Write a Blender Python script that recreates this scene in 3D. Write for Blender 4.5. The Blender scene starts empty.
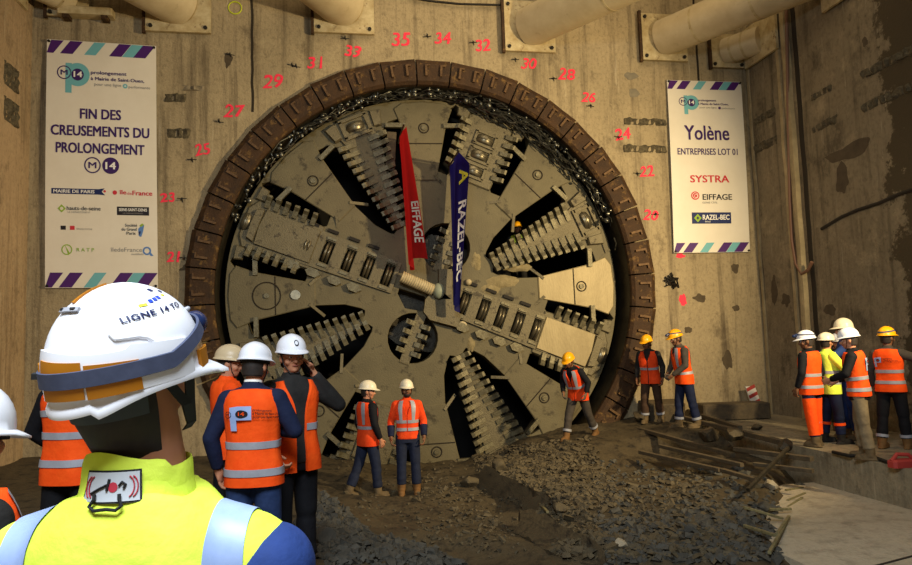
import bpy, bmesh, math, random
import numpy as np
from mathutils import Vector, Matrix, noise
from mathutils.bvhtree import BVHTree
PI = math.pi
R = math.radians
SC = bpy.context.scene
COL = SC.collection
random.seed(11)

# ------------------------------------------------------------------ camera
FPX, YAW, PITCH, ROLL = 700.0, R(10), R(5), R(1.8)
CAMZ = 1.75
HEAD_Y = 0.45                    # front plane of the cutterhead (wall face is y = 0)
F3 = Vector((math.sin(YAW)*math.cos(PITCH), math.cos(YAW)*math.cos(PITCH), math.sin(PITCH)))
R0 = Vector((math.cos(YAW), -math.sin(YAW), 0))
U0 = R0.cross(F3)
R3 = R0*math.cos(ROLL) - U0*math.sin(ROLL)
U3 = R0*math.sin(ROLL) + U0*math.cos(ROLL)
def ray(px, py):
    return F3 + R3*((px-456)/FPX) + U3*((282.5-py)/FPX)
_r = ray(430, 291)*14.94
CAM = Vector((-_r.x, HEAD_Y-_r.y, CAMZ))
ZC = CAMZ + _r.z                 # axis height of the machine
def on_y(px, py, y=0.0):
    r = ray(px, py); return CAM + r*((y-CAM.y)/r.y)
def on_x(px, py, x):
    r = ray(px, py); return CAM + r*((x-CAM.x)/r.x)
def on_z(px, py, z):
    r = ray(px, py); return CAM + r*((z-CAM.z)/r.z)
def at(px, py, d):
    return CAM + ray(px, py)*d
cd = bpy.data.cameras.new('camera'); cam = bpy.data.objects.new('camera', cd); COL.objects.link(cam)
M4 = Matrix((R3, U3, -F3)).transposed().to_4x4(); M4.translation = CAM
cam.matrix_world = M4
cd.sensor_fit = 'HORIZONTAL'; cd.sensor_width = 36; cd.lens = 36*FPX/912; cd.clip_start = .05
SC.camera = cam
# ------------------------------------------------------------------ light
SC.view_settings.view_transform = 'Standard'; SC.view_settings.look = 'None'
SC.view_settings.gamma = 1; SC.view_settings.use_curve_mapping = False
SC.view_settings.exposure = 0.0
W = bpy.data.worlds.new('world'); SC.world = W; W.use_nodes = True
W.node_tree.nodes['Background'].inputs[0].default_value = (1, .80, .55, 1)
W.node_tree.nodes['Background'].inputs[1].default_value = .028
def lamp(name, typ, loc, aim, power, color, **k):
    l = bpy.data.lights.new(name, typ); l.energy = power; l.color = color
    for a, b in k.items(): setattr(l, a, b)
    o = bpy.data.objects.new(name, l); COL.objects.link(o); o.location = loc
    o.rotation_euler = (Vector(aim)-Vector(loc)).to_track_quat('-Z', 'Y').to_euler()
    return o
WARM = (1, .79, .45)
lamp('site_floodlight', 'SPOT', (6.9, -9.4, 4.6), (.2, 0, 3.2), 5400, WARM, spot_size=R(92), spot_blend=.85, shadow_soft_size=.16)
lamp('overhead_warm_fill', 'AREA', (1.5, -4.5, 11.5), (0.5, -.5, 3), 320, (1, .80, .52), shape='RECTANGLE', size=9, size_y=5)  # unseen warm fill added overhead, stands for no fixture
lamp('shaft_daylight', 'AREA', (-2.6, -14.9, 6.4), (-2.3, -11.0, .6), 820, (.80, .90, 1.0), shape='RECTANGLE', size=3, size_y=2.4)

# ------------------------------------------------------------------ materials
def lin(c): return c/12.92 if c <= .04045 else ((c+.055)/1.055)**2.4
def hx(h):
    if not isinstance(h, str): return tuple(h)+((1,) if len(h) == 3 else ())
    h = h.lstrip('#'); return tuple(lin(int(h[i:i+2], 16)/255) for i in (0, 2, 4))+(1,)
def mat(name, col, rough=.6, metal=0, var=None, vs=6.0, vmix=.5, bump=0, bs=40, coord='Object', spec=.4, stretch=None, emit=None, var2=None, v2s=2.0, v2t=(.55, .62)):
    m = bpy.data.materials.new(name); m.use_nodes = True; nt = m.node_tree; N = nt.nodes; L = nt.links
    b = N['Principled BSDF']; b.inputs['Roughness'].default_value = rough; b.inputs['Metallic'].default_value = metal
    b.inputs['Specular IOR Level'].default_value = spec
    b.inputs['Base Color'].default_value = hx(col)
    if emit:
        b.inputs['Emission Color'].default_value = hx(emit[0]); b.inputs['Emission Strength'].default_value = emit[1]
    if var or bump or var2:
        tc = N.new('ShaderNodeTexCoord'); mp = N.new('ShaderNodeMapping'); L.new(tc.outputs[coord], mp.inputs[0])
        if stretch: mp.inputs['Scale'].default_value = stretch
    last = None
    if var:
        n = N.new('ShaderNodeTexNoise'); n.inputs['Scale'].default_value = vs; n.inputs['Detail'].default_value = 8; n.inputs['Roughness'].default_value = .65
        L.new(mp.outputs[0], n.inputs[0])
        cr = N.new('ShaderNodeValToRGB'); cr.color_ramp.elements[0].position = .5-vmix*.35; cr.color_ramp.elements[1].position = .5+vmix*.35
        cr.color_ramp.elements[0].color = hx(col); cr.color_ramp.elements[1].color = hx(var)
        L.new(n.outputs[0], cr.inputs[0]); last = cr.outputs[0]; L.new(last, b.inputs['Base Color'])
    if var2:
        n = N.new('ShaderNodeTexNoise'); n.inputs['Scale'].default_value = v2s; n.inputs['Detail'].default_value = 6; n.inputs['Roughness'].default_value = .7
        L.new(mp.outputs[0], n.inputs[0])
        cr = N.new('ShaderNodeValToRGB'); cr.color_ramp.elements[0].position = v2t[0]; cr.color_ramp.elements[1].position = v2t[1]
        L.new(n.outputs[0], cr.inputs[0])
        mx = N.new('ShaderNodeMix'); mx.data_type = 'RGBA'; L.new(cr.outputs[0], mx.inputs[0])
        if last: L.new(last, mx.inputs[6])
        else: mx.inputs[6].default_value = hx(col)
        mx.inputs[7].default_value = hx(var2); L.new(mx.outputs[2], b.inputs['Base Color'])
    if bump:
        n = N.new('ShaderNodeTexNoise'); n.inputs['Scale'].default_value = bs; n.inputs['Detail'].default_value = 6
        L.new(mp.outputs[0], n.inputs[0])
        bp = N.new('ShaderNodeBump'); bp.inputs['Strength'].default_value = min(1, bump); bp.inputs['Distance'].default_value = .02
        L.new(n.outputs[0], bp.inputs['Height']); L.new(bp.outputs[0], b.inputs['Normal'])
    return m
M = {}
def concrete(name, c1, c2, c3, patch=None):
    m = mat(name, c1, .85, var=c2, vs=.9, vmix=.9, bump=.6, bs=26, spec=.25)
    nt = m.node_tree; N = nt.nodes; L = nt.links; b = N['Principled BSDF']
    src = b.inputs['Base Color'].links[0].from_socket
    tc = [n for n in N if n.bl_idname == 'ShaderNodeTexCoord'][0]
    def layer(src, scale, nscale, p0, p1, col, fac=1.0, gate=None):
        mp = N.new('ShaderNodeMapping'); mp.inputs['Scale'].default_value = scale; L.new(tc.outputs['Object'], mp.inputs[0])
        n = N.new('ShaderNodeTexNoise'); n.inputs['Scale'].default_value = nscale; n.inputs['Detail'].default_value = 9; n.inputs['Roughness'].default_value = .7
        L.new(mp.outputs[0], n.inputs[0])
        cr = N.new('ShaderNodeValToRGB'); cr.color_ramp.elements[0].position = p0; cr.color_ramp.elements[1].position = p1
        cr.color_ramp.elements[1].color = (fac, fac, fac, 1); L.new(n.outputs[0], cr.inputs[0])
        f = cr.outputs[0]
        if gate:
            mu = N.new('ShaderNodeMath'); mu.operation = 'MULTIPLY'; L.new(f, mu.inputs[0]); L.new(gate, mu.inputs[1]); f = mu.outputs[0]
        mx = N.new('ShaderNodeMix'); mx.data_type = 'RGBA'; L.new(f, mx.inputs[0]); L.new(src, mx.inputs[6]); mx.inputs[7].default_value = hx(col)
        return mx.outputs[2]
    src = layer(src, (3.5, 3.5, .22), 1.0, .50, .68, c3, .8)      # vertical run marks
    src = layer(src, (1, 1, .7), 1.3, .56, .66, c3, .65)           # blotches
    src = layer(src, (1, 1, .7), 5.0, .60, .70, c3, .6)            # small spots
    src = layer(src, (1, 1, .8), 15.0, .48, .72, c3, .5)           # grit
    src = layer(src, (1, 1, 1), 2.2, .54, .70, '#c8b48c', .3)       # pale patches
    src = layer(src, (9, 9, .6), 1.0, .60, .72, '#E2D3B4', .35)    # lime streaks
    if patch:                                                       # damp half of the side wall, ragged edge
        sx = N.new('ShaderNodeSeparateXYZ'); L.new(tc.outputs['Object'], sx.inputs[0])
        n = N.new('ShaderNodeTexNoise'); n.inputs['Scale'].default_value = 1.6; n.inputs['Detail'].default_value = 9; n.inputs['Roughness'].default_value = .75
        L.new(tc.outputs['Object'], n.inputs[0])
        a = N.new('ShaderNodeMath'); a.operation = 'MULTIPLY_ADD'; a.inputs[1].default_value = 2.6; L.new(n.outputs[0], a.inputs[0]); L.new(sx.outputs[1], a.inputs[2])
        cr = N.new('ShaderNodeMapRange'); cr.inputs[1].default_value = patch+1.36; cr.inputs[2].default_value = patch+1.24; L.new(a.outputs[0], cr.inputs[0])
        mx = N.new('ShaderNodeMix'); mx.data_type = 'RGBA'; L.new(cr.outputs[0], mx.inputs[0]); L.new(src, mx.inputs[6]); mx.inputs[7].default_value = hx('#4a3f2c')
        src = mx.outputs[2]
    L.new(src, b.inputs['Base Color'])
    return m
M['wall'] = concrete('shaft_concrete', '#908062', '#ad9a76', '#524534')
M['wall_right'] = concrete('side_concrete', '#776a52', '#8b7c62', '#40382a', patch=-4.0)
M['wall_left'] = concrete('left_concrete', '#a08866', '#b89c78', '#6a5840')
M['slab'] = concrete('slab_concrete', '#a89a80', '#bcae94', '#857a64')
M['head'] = mat('dusty_head_steel', '#5c533c', .62, .15, var='#71674b', vs=1.5, vmix=.8, bump=.35, bs=30, var2='#443c2a', v2s=3.2, v2t=(.56, .66), spec=.35)
M['head2'] = mat('worn_arm_steel', '#5f563e', .55, .3, var='#786d52', vs=3, vmix=.9, bump=.5, bs=40, var2='#3e3626', v2s=6, v2t=(.55, .65))
M['tooth'] = mat('scraper_steel', '#777056', .45, .4, var='#544b36', vs=14, bump=.3, bs=60)
M['pale_steel'] = mat('pale_head_steel', '#a5946c', .5, .2, var='#867550', vs=3, vmix=.9, bump=.3, bs=30, stretch=(1, 1, .25))  # paler steel tone for the right-hand wear plate and arm cover
M['disc'] = mat('disc_steel', '#6d6654', .35, .75, var='#8d8268', vs=9)
M['black'] = mat('dark_chamber', '#14110c', .9)
M['darksteel'] = mat('dark_oily_steel', '#2a2720', .45, .55, var='#453e30', vs=5, bump=.3, bs=25)
M['rust'] = mat('rusty_ring_steel', '#4c3217', .75, .2, var='#2a1c0e', vs=4, vmix=.8, bump=.6, bs=25, var2='#80602f', v2s=6, v2t=(.55, .7))
M['lug'] = mat('rusty_lug', '#6e5232', .6, .4, var='#46301a', vs=20)
M['wire'] = mat('greased_wire', '#7a786c', .32, .8, var='#3a3832', vs=16)
M['pipe'] = mat('cream_painted_pipe', '#c8b690', .5, var='#b8a47e', vs=2.5, bump=.1, bs=60, var2='#9c8a64', v2s=4.5, v2t=(.64, .74))
M['plate'] = mat('cream_end_plate', '#c9b88e', .6, .1, var='#a38c5e', vs=5, var2='#6a4a24', v2s=7, v2t=(.6, .7))
M['red'] = mat('red_spray', '#f0304a', .7)
M['yellow_spray'] = mat('yellow_spray', '#b8c020', .7)
M['mud'] = mat('wet_clay_spoil', '#3a3122', .68, var='#524630', vs=2.2, vmix=.9, bump=.8, bs=18, var2='#241e15', v2s=5, v2t=(.5, .64), spec=.35)
M['clod'] = mat('clay_clods', '#473d2b', .8, var='#5c5038', vs=1.1, vmix=.9, bump=.5, bs=30, var2='#2c261b', v2s=3.5, v2t=(.5, .65))
M['stone'] = mat('grey_stone', '#34322c', .8, var='#504c42', vs=6, bump=.7, bs=20)
M['paleslab'] = mat('pale_broken_concrete', '#a89c84', .85, var='#8a7e66', vs=6, bump=.6, bs=20)
M['timber'] = mat('muddy_timber', '#42382a', .75, var='#5c4e36', vs=9, bump=.5, bs=30)
M['fibre'] = mat('glassfibre_rod', '#8a8058', .55, var='#5e563a', vs=20)
M['kerb'] = concrete('platform_concrete', '#81765f', '#96896e', '#4a4234')
M['floor'] = concrete('floor_concrete', '#8a8272', '#9c9484', '#6a6254')

# ------------------------------------------------------------------ mesh helper
class MB:
    def __init__(s): s.v = []; s.f = []
    def add(s, vs, fs):
        n = len(s.v); s.v += [Vector(p) for p in vs]; s.f += [tuple(i+n for i in f) for f in fs]; return s
    def box(s, c, d, rot=None, taper=1.0):
        h = Vector(d)/2; c = Vector(c); P = []
        for z in (-1, 1):
            t = taper if z > 0 else 1
            for x, y in ((-1, -1), (1, -1), (1, 1), (-1, 1)):
                p = Vector((x*h.x*t, y*h.y*t, z*h.z)); P.append(c + (rot @ p if rot else p))
        return s.add(P, [(3, 2, 1, 0), (4, 5, 6, 7), (0, 1, 5, 4), (1, 2, 6, 5), (2, 3, 7, 6), (3, 0, 4, 7)])
    def cbox(s, c, d, rot=None, ch=.1):
        """box with chamfered upright edges and chamfered top"""
        hx_, hy, hz = d[0]/2, d[1]/2, d[2]/2; k = ch*min(d[0], d[1]); c = Vector(c)
        def ringo(e, z):
            a, b = hx_-e, hy-e
            return [Vector(p) for p in ((-a+k, -b, z), (a-k, -b, z), (a, -b+k, z), (a, b-k, z), (a-k, b, z), (-a+k, b, z), (-a, b-k, z), (-a, -b+k, z))]
        rs = [ringo(0, -hz), ringo(0, hz-k*.7), ringo(k*.7, hz)]
        return s.loft([[c+(rot @ p if rot else p) for p in r] for r in rs])
    def bar(s, a, b, w, h, up=(0, 0, 1)):
        a = Vector(a); b = Vector(b); d = (b-a).normalized(); u = Vector(up)
        sx = d.cross(u)
        if sx.length < 1e-4: sx = d.cross(Vector((1, 0, 0)))
        sx.normalize(); u = sx.cross(d)
        P = [p+sx*(i*w/2)+u*(j*h/2) for p in (a, b) for i, j in ((-1, -1), (1, -1), (1, 1), (-1, 1))]
        return s.add(P, [(3, 2, 1, 0), (4, 5, 6, 7), (0, 1, 5, 4), (1, 2, 6, 5), (2, 3, 7, 6), (3, 0, 4, 7)])
    def loft(s, rings, cap=True, closed=True):
        n = len(rings[0]); base = len(s.v); F = []
        for r in rings: s.v += [Vector(p) for p in r]
        m = n if closed else n-1
        for i in range(len(rings)-1):
            for j in range(m):
                k = (j+1) % n
                F.append((base+i*n+j, base+i*n+k, base+(i+1)*n+k, base+(i+1)*n+j))
        if cap:
            F.append(tuple(base+j for j in reversed(range(n)))); F.append(tuple(base+(len(rings)-1)*n+j for j in range(n)))
        s.f += F; return s
    def tube(s, pts, r, n=10, cap=True):
        pts = [Vector(p) for p in pts]; rs = r if isinstance(r, (list, tuple)) else [r]*len(pts); rings = []
        prev = None
        for i, p in enumerate(pts):
            d = (pts[min(i+1, len(pts)-1)]-pts[max(i-1, 0)])
            d = d.normalized() if d.length > 1e-7 else Vector((0, 0, 1))
            if prev is None:
                u = d.cross(Vector((0, 0, 1)))
                if u.length < .05: u = d.cross(Vector((0, 1, 0)))
            else: u = prev - d*prev.dot(d)
            u.normalize(); prev = u; w = d.cross(u)
            rings.append([p+u*(rs[i]*math.cos(2*PI*k/n))+w*(rs[i]*math.sin(2*PI*k/n)) for k in range(n)])
        return s.loft(rings, cap)
    def caps(s, a, b, r0, r1, n=14):
        a = Vector(a); b = Vector(b); d = (b-a).normalized(); P = []; RR = []
        for t in (90, 60, 30, 0): P.append(a-d*(r0*math.sin(R(t)))); RR.append(max(.0008, r0*math.cos(R(t))))
        for t in (0, 30, 60, 90): P.append(b+d*(r1*math.sin(R(t)))); RR.append(max(.0008, r1*math.cos(R(t))))
        return s.tube(P, RR, n)
    def ell(s, c, r, rot=None, n=18, m=10):
        c = Vector(c); rings = []
        for i in range(m+1):
            t = -PI/2+PI*i/m; z = math.sin(t); q = max(.01, math.cos(t))
            rings.append([c+(rot @ p if rot else p) for p in (Vector((r[0]*q*math.cos(2*PI*k/n), r[1]*q*math.sin(2*PI*k/n), r[2]*z)) for k in range(n))])
        return s.loft(rings)
    def prism(s, poly, z0, z1, f):
        """poly in 2D; f maps (a, b, z) to a point"""
        n = len(poly); base = len(s.v)
        s.v += [Vector(f(a, b, z0)) for a, b in poly]+[Vector(f(a, b, z1)) for a, b in poly]
        s.f += [tuple(base+i for i in reversed(range(n))), tuple(base+n+i for i in range(n))]
        s.f += [(base+i, base+(i+1) % n, base+n+(i+1) % n, base+n+i) for i in range(n)]
        return s
    def grid(s, rows, closed=False):
        return s.loft(rows, cap=False, closed=closed)
    def xf(s, f): s.v = [Vector(f(p)) for p in s.v]; return s
    def mesh(s, name, smooth=None, fix=True):
        me = bpy.data.meshes.new(name); me.from_pydata([tuple(p) for p in s.v], [], s.f)
        if fix:
            bm = bmesh.new(); bm.from_mesh(me); bmesh.ops.recalc_face_normals(bm, faces=bm.faces); bm.to_mesh(me); bm.free()
        if smooth is not None:
            me.polygons.foreach_set('use_smooth', [True]*len(me.polygons))
            if smooth < 179: me.set_sharp_from_angle(angle=R(smooth))
        me.update(); return me
    def build(s, name, m, parent=None, smooth=None, fix=True):
        me = s.mesh(name, smooth, fix); me.materials.append(M[m] if isinstance(m, str) else m)
        return link(name, me, parent)
def link(name, me, parent=None):
    o = bpy.data.objects.new(name, me); COL.objects.link(o)
    if parent: o.parent = parent
    return o
def empty(name, loc=(0, 0, 0), rz=0):
    o = bpy.data.objects.new(name, None); COL.objects.link(o); o.location = loc; o.rotation_euler = (0, 0, rz); o.empty_display_size = .1; return o
def tag(o, label=None, cat=None, group=None, kind=None):
    if label: o['label'] = label
    if cat: o['category'] = cat
    if group: o['group'] = group
    if kind: o['kind'] = kind
    return o
PENDING = []
def remesh(o, voxel, it=2, fac=.5, smooth=True):
    a = o.modifiers.new('r', 'REMESH'); a.mode = 'VOXEL'; a.voxel_size = voxel; a.use_smooth_shade = smooth
    if it:
        b = o.modifiers.new('s', 'SMOOTH'); b.iterations = it; b.factor = fac
    PENDING.append(o); return o
def flush(extra=None):
    bpy.context.view_layer.update(); dg = bpy.context.evaluated_depsgraph_get()
    new = []
    for o in PENDING:
        me = bpy.data.meshes.new_from_object(o.evaluated_get(dg)); new.append((o, me))
    for o, me in new:
        o.modifiers.clear(); nm = o.data.name; o.data = me
        ex = o.get('_join')
    PENDING.clear()
def curve_mesh(splines, depth, bevel=0.0):
    """filled 2-D outline(s) with holes -> mesh in XY, thickness 2*depth around z=0"""
    cu = bpy.data.curves.new('c', 'CURVE'); cu.dimensions = '2D'; cu.fill_mode = 'BOTH'; cu.extrude = depth; cu.bevel_depth = bevel
    for pts in splines:
        sp = cu.splines.new('POLY'); sp.points.add(len(pts)-1); sp.use_cyclic_u = True
        for i, p in enumerate(pts): sp.points[i].co = (p[0], p[1], 0, 1)
    o = bpy.data.objects.new('c', cu); COL.objects.link(o); bpy.context.view_layer.update()
    me = bpy.data.meshes.new_from_object(o.evaluated_get(bpy.context.evaluated_depsgraph_get()))
    bpy.data.objects.remove(o); bpy.data.curves.remove(cu); return me
def move_mesh(me, f):
    for v in me.vertices: v.co = f(v.co)
    bm = bmesh.new(); bm.from_mesh(me); bmesh.ops.recalc_face_normals(bm, faces=bm.faces); bm.to_mesh(me); bm.free(); me.update(); return me
def text_mesh(s, size=1.0, bold=.0, align='CENTER', depth=.0, sx=1.0, space=1.0, shear=0.0):
    cu = bpy.data.curves.new('t', 'FONT'); cu.body = s; cu.size = size; cu.align_x = align; cu.align_y = 'CENTER'
    cu.extrude = depth; cu.space_character = space; cu.resolution_u = 3; cu.shear = shear
    o = bpy.data.objects.new('t', cu); COL.objects.link(o); bpy.context.view_layer.update()
    me = bpy.data.meshes.new_from_object(o.evaluated_get(bpy.context.evaluated_depsgraph_get()))
    bpy.data.objects.remove(o); bpy.data.curves.remove(cu)
    for v in me.vertices: v.co.x *= sx
    if bold:                                          # heavier strokes: the outline laid down a few times, slightly shifted
        V = [v.co.copy() for v in me.vertices]; P = [tuple(p.vertices) for p in me.polygons]; V2 = []; P2 = []
        for dx, dy in ((0, 0), (bold*.9, bold*.5), (-bold*.9, -bold*.5), (bold*.9, -bold*.5), (-bold*.9, bold*.5)):
            n = len(V2); V2 += [p+Vector((dx, dy, n/max(1, len(V))*.00035)) for p in V]; P2 += [tuple(i+n for i in f) for f in P]
        me = bpy.data.meshes.new('t'); me.from_pydata([tuple(p) for p in V2], [], P2)
    return me
def circ(cx, cy, r, n=28): return [(cx+r*math.cos(2*PI*i/n), cy+r*math.sin(2*PI*i/n)) for i in range(n)]
# ------------------------------------------------------------------ shaft walls
XL, XR, ZT, ZB = -7.72, 7.45, 12.5, -1.5
RO, RI = 4.88, 4.33                                   # entry ring
def struct(o, **k): o['kind'] = 'structure'; return o
me = curve_mesh([[(XL-.5, ZB), (XR+.5, ZB), (XR+.5, ZT), (XL-.5, ZT)], circ(0, ZC, 4.6, 96)], .3)
move_mesh(me, lambda p: Vector((p.x, .3-p.z, p.y)))
wall_main = struct(link('wall_back', me)); me.materials.append(M['wall'])
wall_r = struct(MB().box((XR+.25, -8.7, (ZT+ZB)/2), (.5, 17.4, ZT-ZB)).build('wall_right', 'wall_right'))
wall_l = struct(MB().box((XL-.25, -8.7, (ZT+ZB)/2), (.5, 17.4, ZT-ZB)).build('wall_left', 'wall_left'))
wall_f = struct(MB().box((0, -17.6, 1.5), (XR-XL+1, .4, 6)).build('wall_front', 'wall_left'))
# panel joints on the back wall
def joint(px0, py0, px1, py1, w=.035):
    a = on_y(px0, py0); b = on_y(px1, py1); x = (a.x+b.x)/2
    mb = MB(); n = 24
    for i in range(n):
        z0 = b.z+(a.z-b.z)*i/n; z1 = b.z+(a.z-b.z)*(i+1)/n
        k0 = .02*noise.noise(Vector((x, 0, z0*3))); k1 = .02*noise.noise(Vector((x, 0, z1*3)))
        mb.add([(x-w/2+k0, -.004, z0), (x+w/2+k0, -.004, z0), (x+w/2+k1, -.004, z1), (x-w/2+k1, -.004, z1),
                (x-w/2+k0, .02, z0), (x+w/2+k0, .02, z0), (x+w/2+k1, .02, z1), (x-w/2+k1, .02, z1)],
               [(0, 1, 2, 3), (0, 4, 5, 1), (1, 5, 6, 2), (2, 6, 7, 3), (3, 7, 4, 0)])
    return mb
M['crack'] = mat('dark_joint', '#2c2418', .95)
joint(252, -30, 252, 112, .05).build('panel_joint', 'crack', wall_main)
joint(693, -30, 703, 172, .05).build('panel_joint', 'crack', wall_main)
# rough coupler boxes cast into the concrete: ragged keyed strips
M['rough'] = mat('exposed_rebar_box', '#2c261c', .9, var='#6e6248', vs=14, vmix=.6, bump=1, bs=45)
M['rough_pale'] = mat('patched_box', '#8d7f66', .9, var='#776a52', vs=8, bump=.6, bs=30)
def coupler(c, ax, L, H, parent, m='rough', seed=0):
    """c centre, ax along-wall axis, out = wall normal towards the room"""
    ax = Vector(ax); out = Vector((-ax.y, ax.x, 0))
    if out.dot(Vector((-c[0], -7-c[1], 0))) < 0: out = -out
    nx, nz = max(6, int(L/.05)), max(5, int(H/.04)); rows = []
    for j in range(nz+1):
        row = []
        for i in range(nx+1):
            u = (i/nx-.5)*L; w = (j/nz-.5)*H
            e = min(i, nx-i, j, nz-j)
            n = noise.noise(Vector((u*9+seed, w*9, seed*1.7)))
            d = (-.04 if e == 0 else .02+.05*n+.035*math.sin(u*2*PI/.14)*(1 if abs(w) < H*.3 else .2))
            if e == 0: u += .05*n; w += .06*n
            row.append(Vector(c)+ax*u+Vector((0, 0, w))+out*d)
        rows.append(row)
    return MB().grid(rows).build('coupler_strip', m, parent, 60, fix=False)
for px, py, w, h, m in ((175, 98, 25, 11, 'rough'), (193, 88, 25, 8, 'rough_pale'), (178, 133.5, 26, 12, 'rough'), (645, 122, 45, 9, 'rough'), (645, 149, 46, 10, 'rough')):
    c = on_y(px, py); a = on_y(px-w/2, py); b = on_y(px+w/2, py); t = on_y(px, py-h/2); u = on_y(px, py+h/2)
    coupler(c, (1, 0, 0), (b-a).length, (t-u).length, wall_main, m, px)
for px, py, w, h in ((764, 117, 25, 13), (765, 145, 26, 14), (821, 93, 24, 11), (825, 124, 28, 14), (888, 62, 60, 17), (890, 96, 62, 17)):
    c = on_x(px, py, XR); a = on_x(px-w/2, py, XR); b = on_x(px+w/2, py, XR); t = on_x(px, py-h/2, XR); u = on_x(px, py+h/2, XR)
    coupler(c, (0, 1, 0), abs(b.y-a.y), (t-u).length*.8, wall_r, 'rough', px)
for px, py, w, h in ((11, 77, 17, 13), (11, 112, 17, 14)):
    c = on_x(px, py, XL); a = on_x(px-w/2, py, XL); b = on_x(px+w/2, py, XL)
    coupler(c, (0, 1, 0), abs(b.y-a.y), .5, wall_l, 'rough', px)
# joint bead of the right wall
def strip(parent, name, m, px, w, d, z0, z1, seed=0):
    y = on_x(px, 200, XR).y; rows = []
    for i in range(41):
        z = z0+(z1-z0)*i/40; k = .03*noise.noise(Vector((seed, 1, z*1.3)))
        rows.append([(XR+.03, y-w/2+k, z), (XR-d, y-w/2*.8+k, z), (XR-d*1.1, y+k, z), (XR-d, y+w/2*.8+k, z), (XR+.03, y+w/2+k, z)])
    return MB().grid(rows).build(name, m, parent, 50, fix=False)
M['bead'] = mat('pale_joint_bead', '#b09c74', .85, var='#8a7a58', vs=3, bump=.5, bs=20)
strip(wall_r, 'joint_bead', 'bead', 799, .16, .10, -.1, 12)
strip(wall_r, 'joint_gap', 'crack', 807, .15, .012, -.1, 12, 3)
strip(wall_r, 'joint_bead', 'bead', 789, .12, .035, -.1, 12, 7)
strip(wall_r, 'joint_bead', 'bead', 757, .10, .03, -.1, 12, 5)
# crack on the damp part
pts = [on_x(x, y, XR) for x, y in ((822, 229), (842, 217), (858, 210), (880, 203), (900, 194), (930, 184))]
MB().tube([p-Vector((.005, 0, 0)) for p in pts], .035, 6).build('wall_crack', 'crack', wall_r)
# surface flaws: dark spots
def blob(c, rx, rz, parent, ax, m, seed):
    out = Vector((-1, 0, 0)) if ax == 'x' else Vector((0, -1, 0)); al = Vector((0, 1, 0)) if ax == 'x' else Vector((1, 0, 0))
    P = []
    for i in range(26):
        a = 2*PI*i/26; k = 1+.5*noise.noise(Vector((math.cos(a)*1.6+seed, math.sin(a)*1.6, seed)))
        P.append((rx*k*math.cos(a), rz*k*math.sin(a)))
    mb = MB(); mb.prism(P, -.01, .004, lambda a, b, z: Vector(c)+al*a+Vector((0, 0, b))+out*z)
    return mb.build('stain', m, parent)
M['stain'] = mat('damp_stain', '#574a36', .9, var='#463a2a', vs=6)
M['greystain'] = mat('grey_paint_smudge', '#6e6656', .9, var='#857a64', vs=8)
for i, (px, py, w, h) in enumerate(((728, 360, 12, 17), (735, 268, 9, 10), (700, 298, 14, 8), (632, 76, 14, 8), (634, 93, 11, 9), (736, 308, 9, 6), (688, 330, 8, 6), (228, 60, 7, 14), (190, 268, 20, 6))):
    c = on_y(px, py); k = .0213
    blob(c, w*k/2, h*k/2, wall_main, 'y', 'greystain' if i in (3, 4) else 'stain', i*3.1)
for i, (px, py, w, h) in enumerate(((836, 340, 12, 34), (786, 300, 6, 12), (774, 290, 5, 30), (865, 42, 4, 10), (830, 310, 8, 12), (851, 150, 30, 16), (842, 180, 9, 30), (762, 280, 4, 60))):
    c = on_x(px, py, XR); d = (c-CAM).dot(F3); k = d/700
    blob(c, w*k, h*k/2, wall_r, 'x', 'stain', i*2.3+40)
# ---- red spray-painted numbers round the ring
NUM = [('21', 174, 257, 11), ('23', 167, 198, 11), ('25', 202, 150, 12), ('27', 233, 112, 14), ('29', 272, 82, 15), ('31', 315, 63, 13), ('33', 352, 52, 13), ('35', 400, 40, 15), ('34', 442, 39, 13),
       ('32', 482, 46, 13), ('30', 528, 64, 12), ('28', 566, 75, 13), ('26', 588, 98, 11), ('24', 622, 135, 13), ('22', 646, 172, 12), ('20', 650, 216, 12)]
for s, px, py, h in NUM:
    c = on_y(px, py); d = (c-CAM).dot(F3); k = d/700
    me = text_mesh(s, h*k*1.3, .008, shear=.18)
    rr = random.uniform(-.12, .2)
    for v in me.vertices:
        x, z = v.co.x, v.co.y
        x += .03*noise.noise(Vector((x*6, z*6, px))); z += .03*noise.noise(Vector((x*6, z*6, px+9)))
        v.co = (c.x+x*math.cos(rr)-z*math.sin(rr), -.006-v.co.z*2, c.z+x*math.sin(rr)+z*math.cos(rr))
    me.materials.append(M['red']); o = link('painted_number', me, wall_main); o['label'] = 'red spray-painted number %s' % s
for px, py in ((535, 29), (700, 25)):                 # yellow-green circle marks
    c = on_y(px, py) if px < 600 else on_y(235, 8)
    mb = MB(); mb.tube([c+Vector((.13*math.cos(a*PI/10), -.008, .13*math.sin(a*PI/10))) for a in range(21)], .014, 6)
    mb.build('painted_circle', 'yellow_spray', wall_main)
for px, py, w, h in ((683, 300, 8, 13), (680, 256, 10, 5)):
    c = on_y(px, py); blob(c, w*.0213/2, h*.0213/2, wall_main, 'y', 'red', px)
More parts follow.
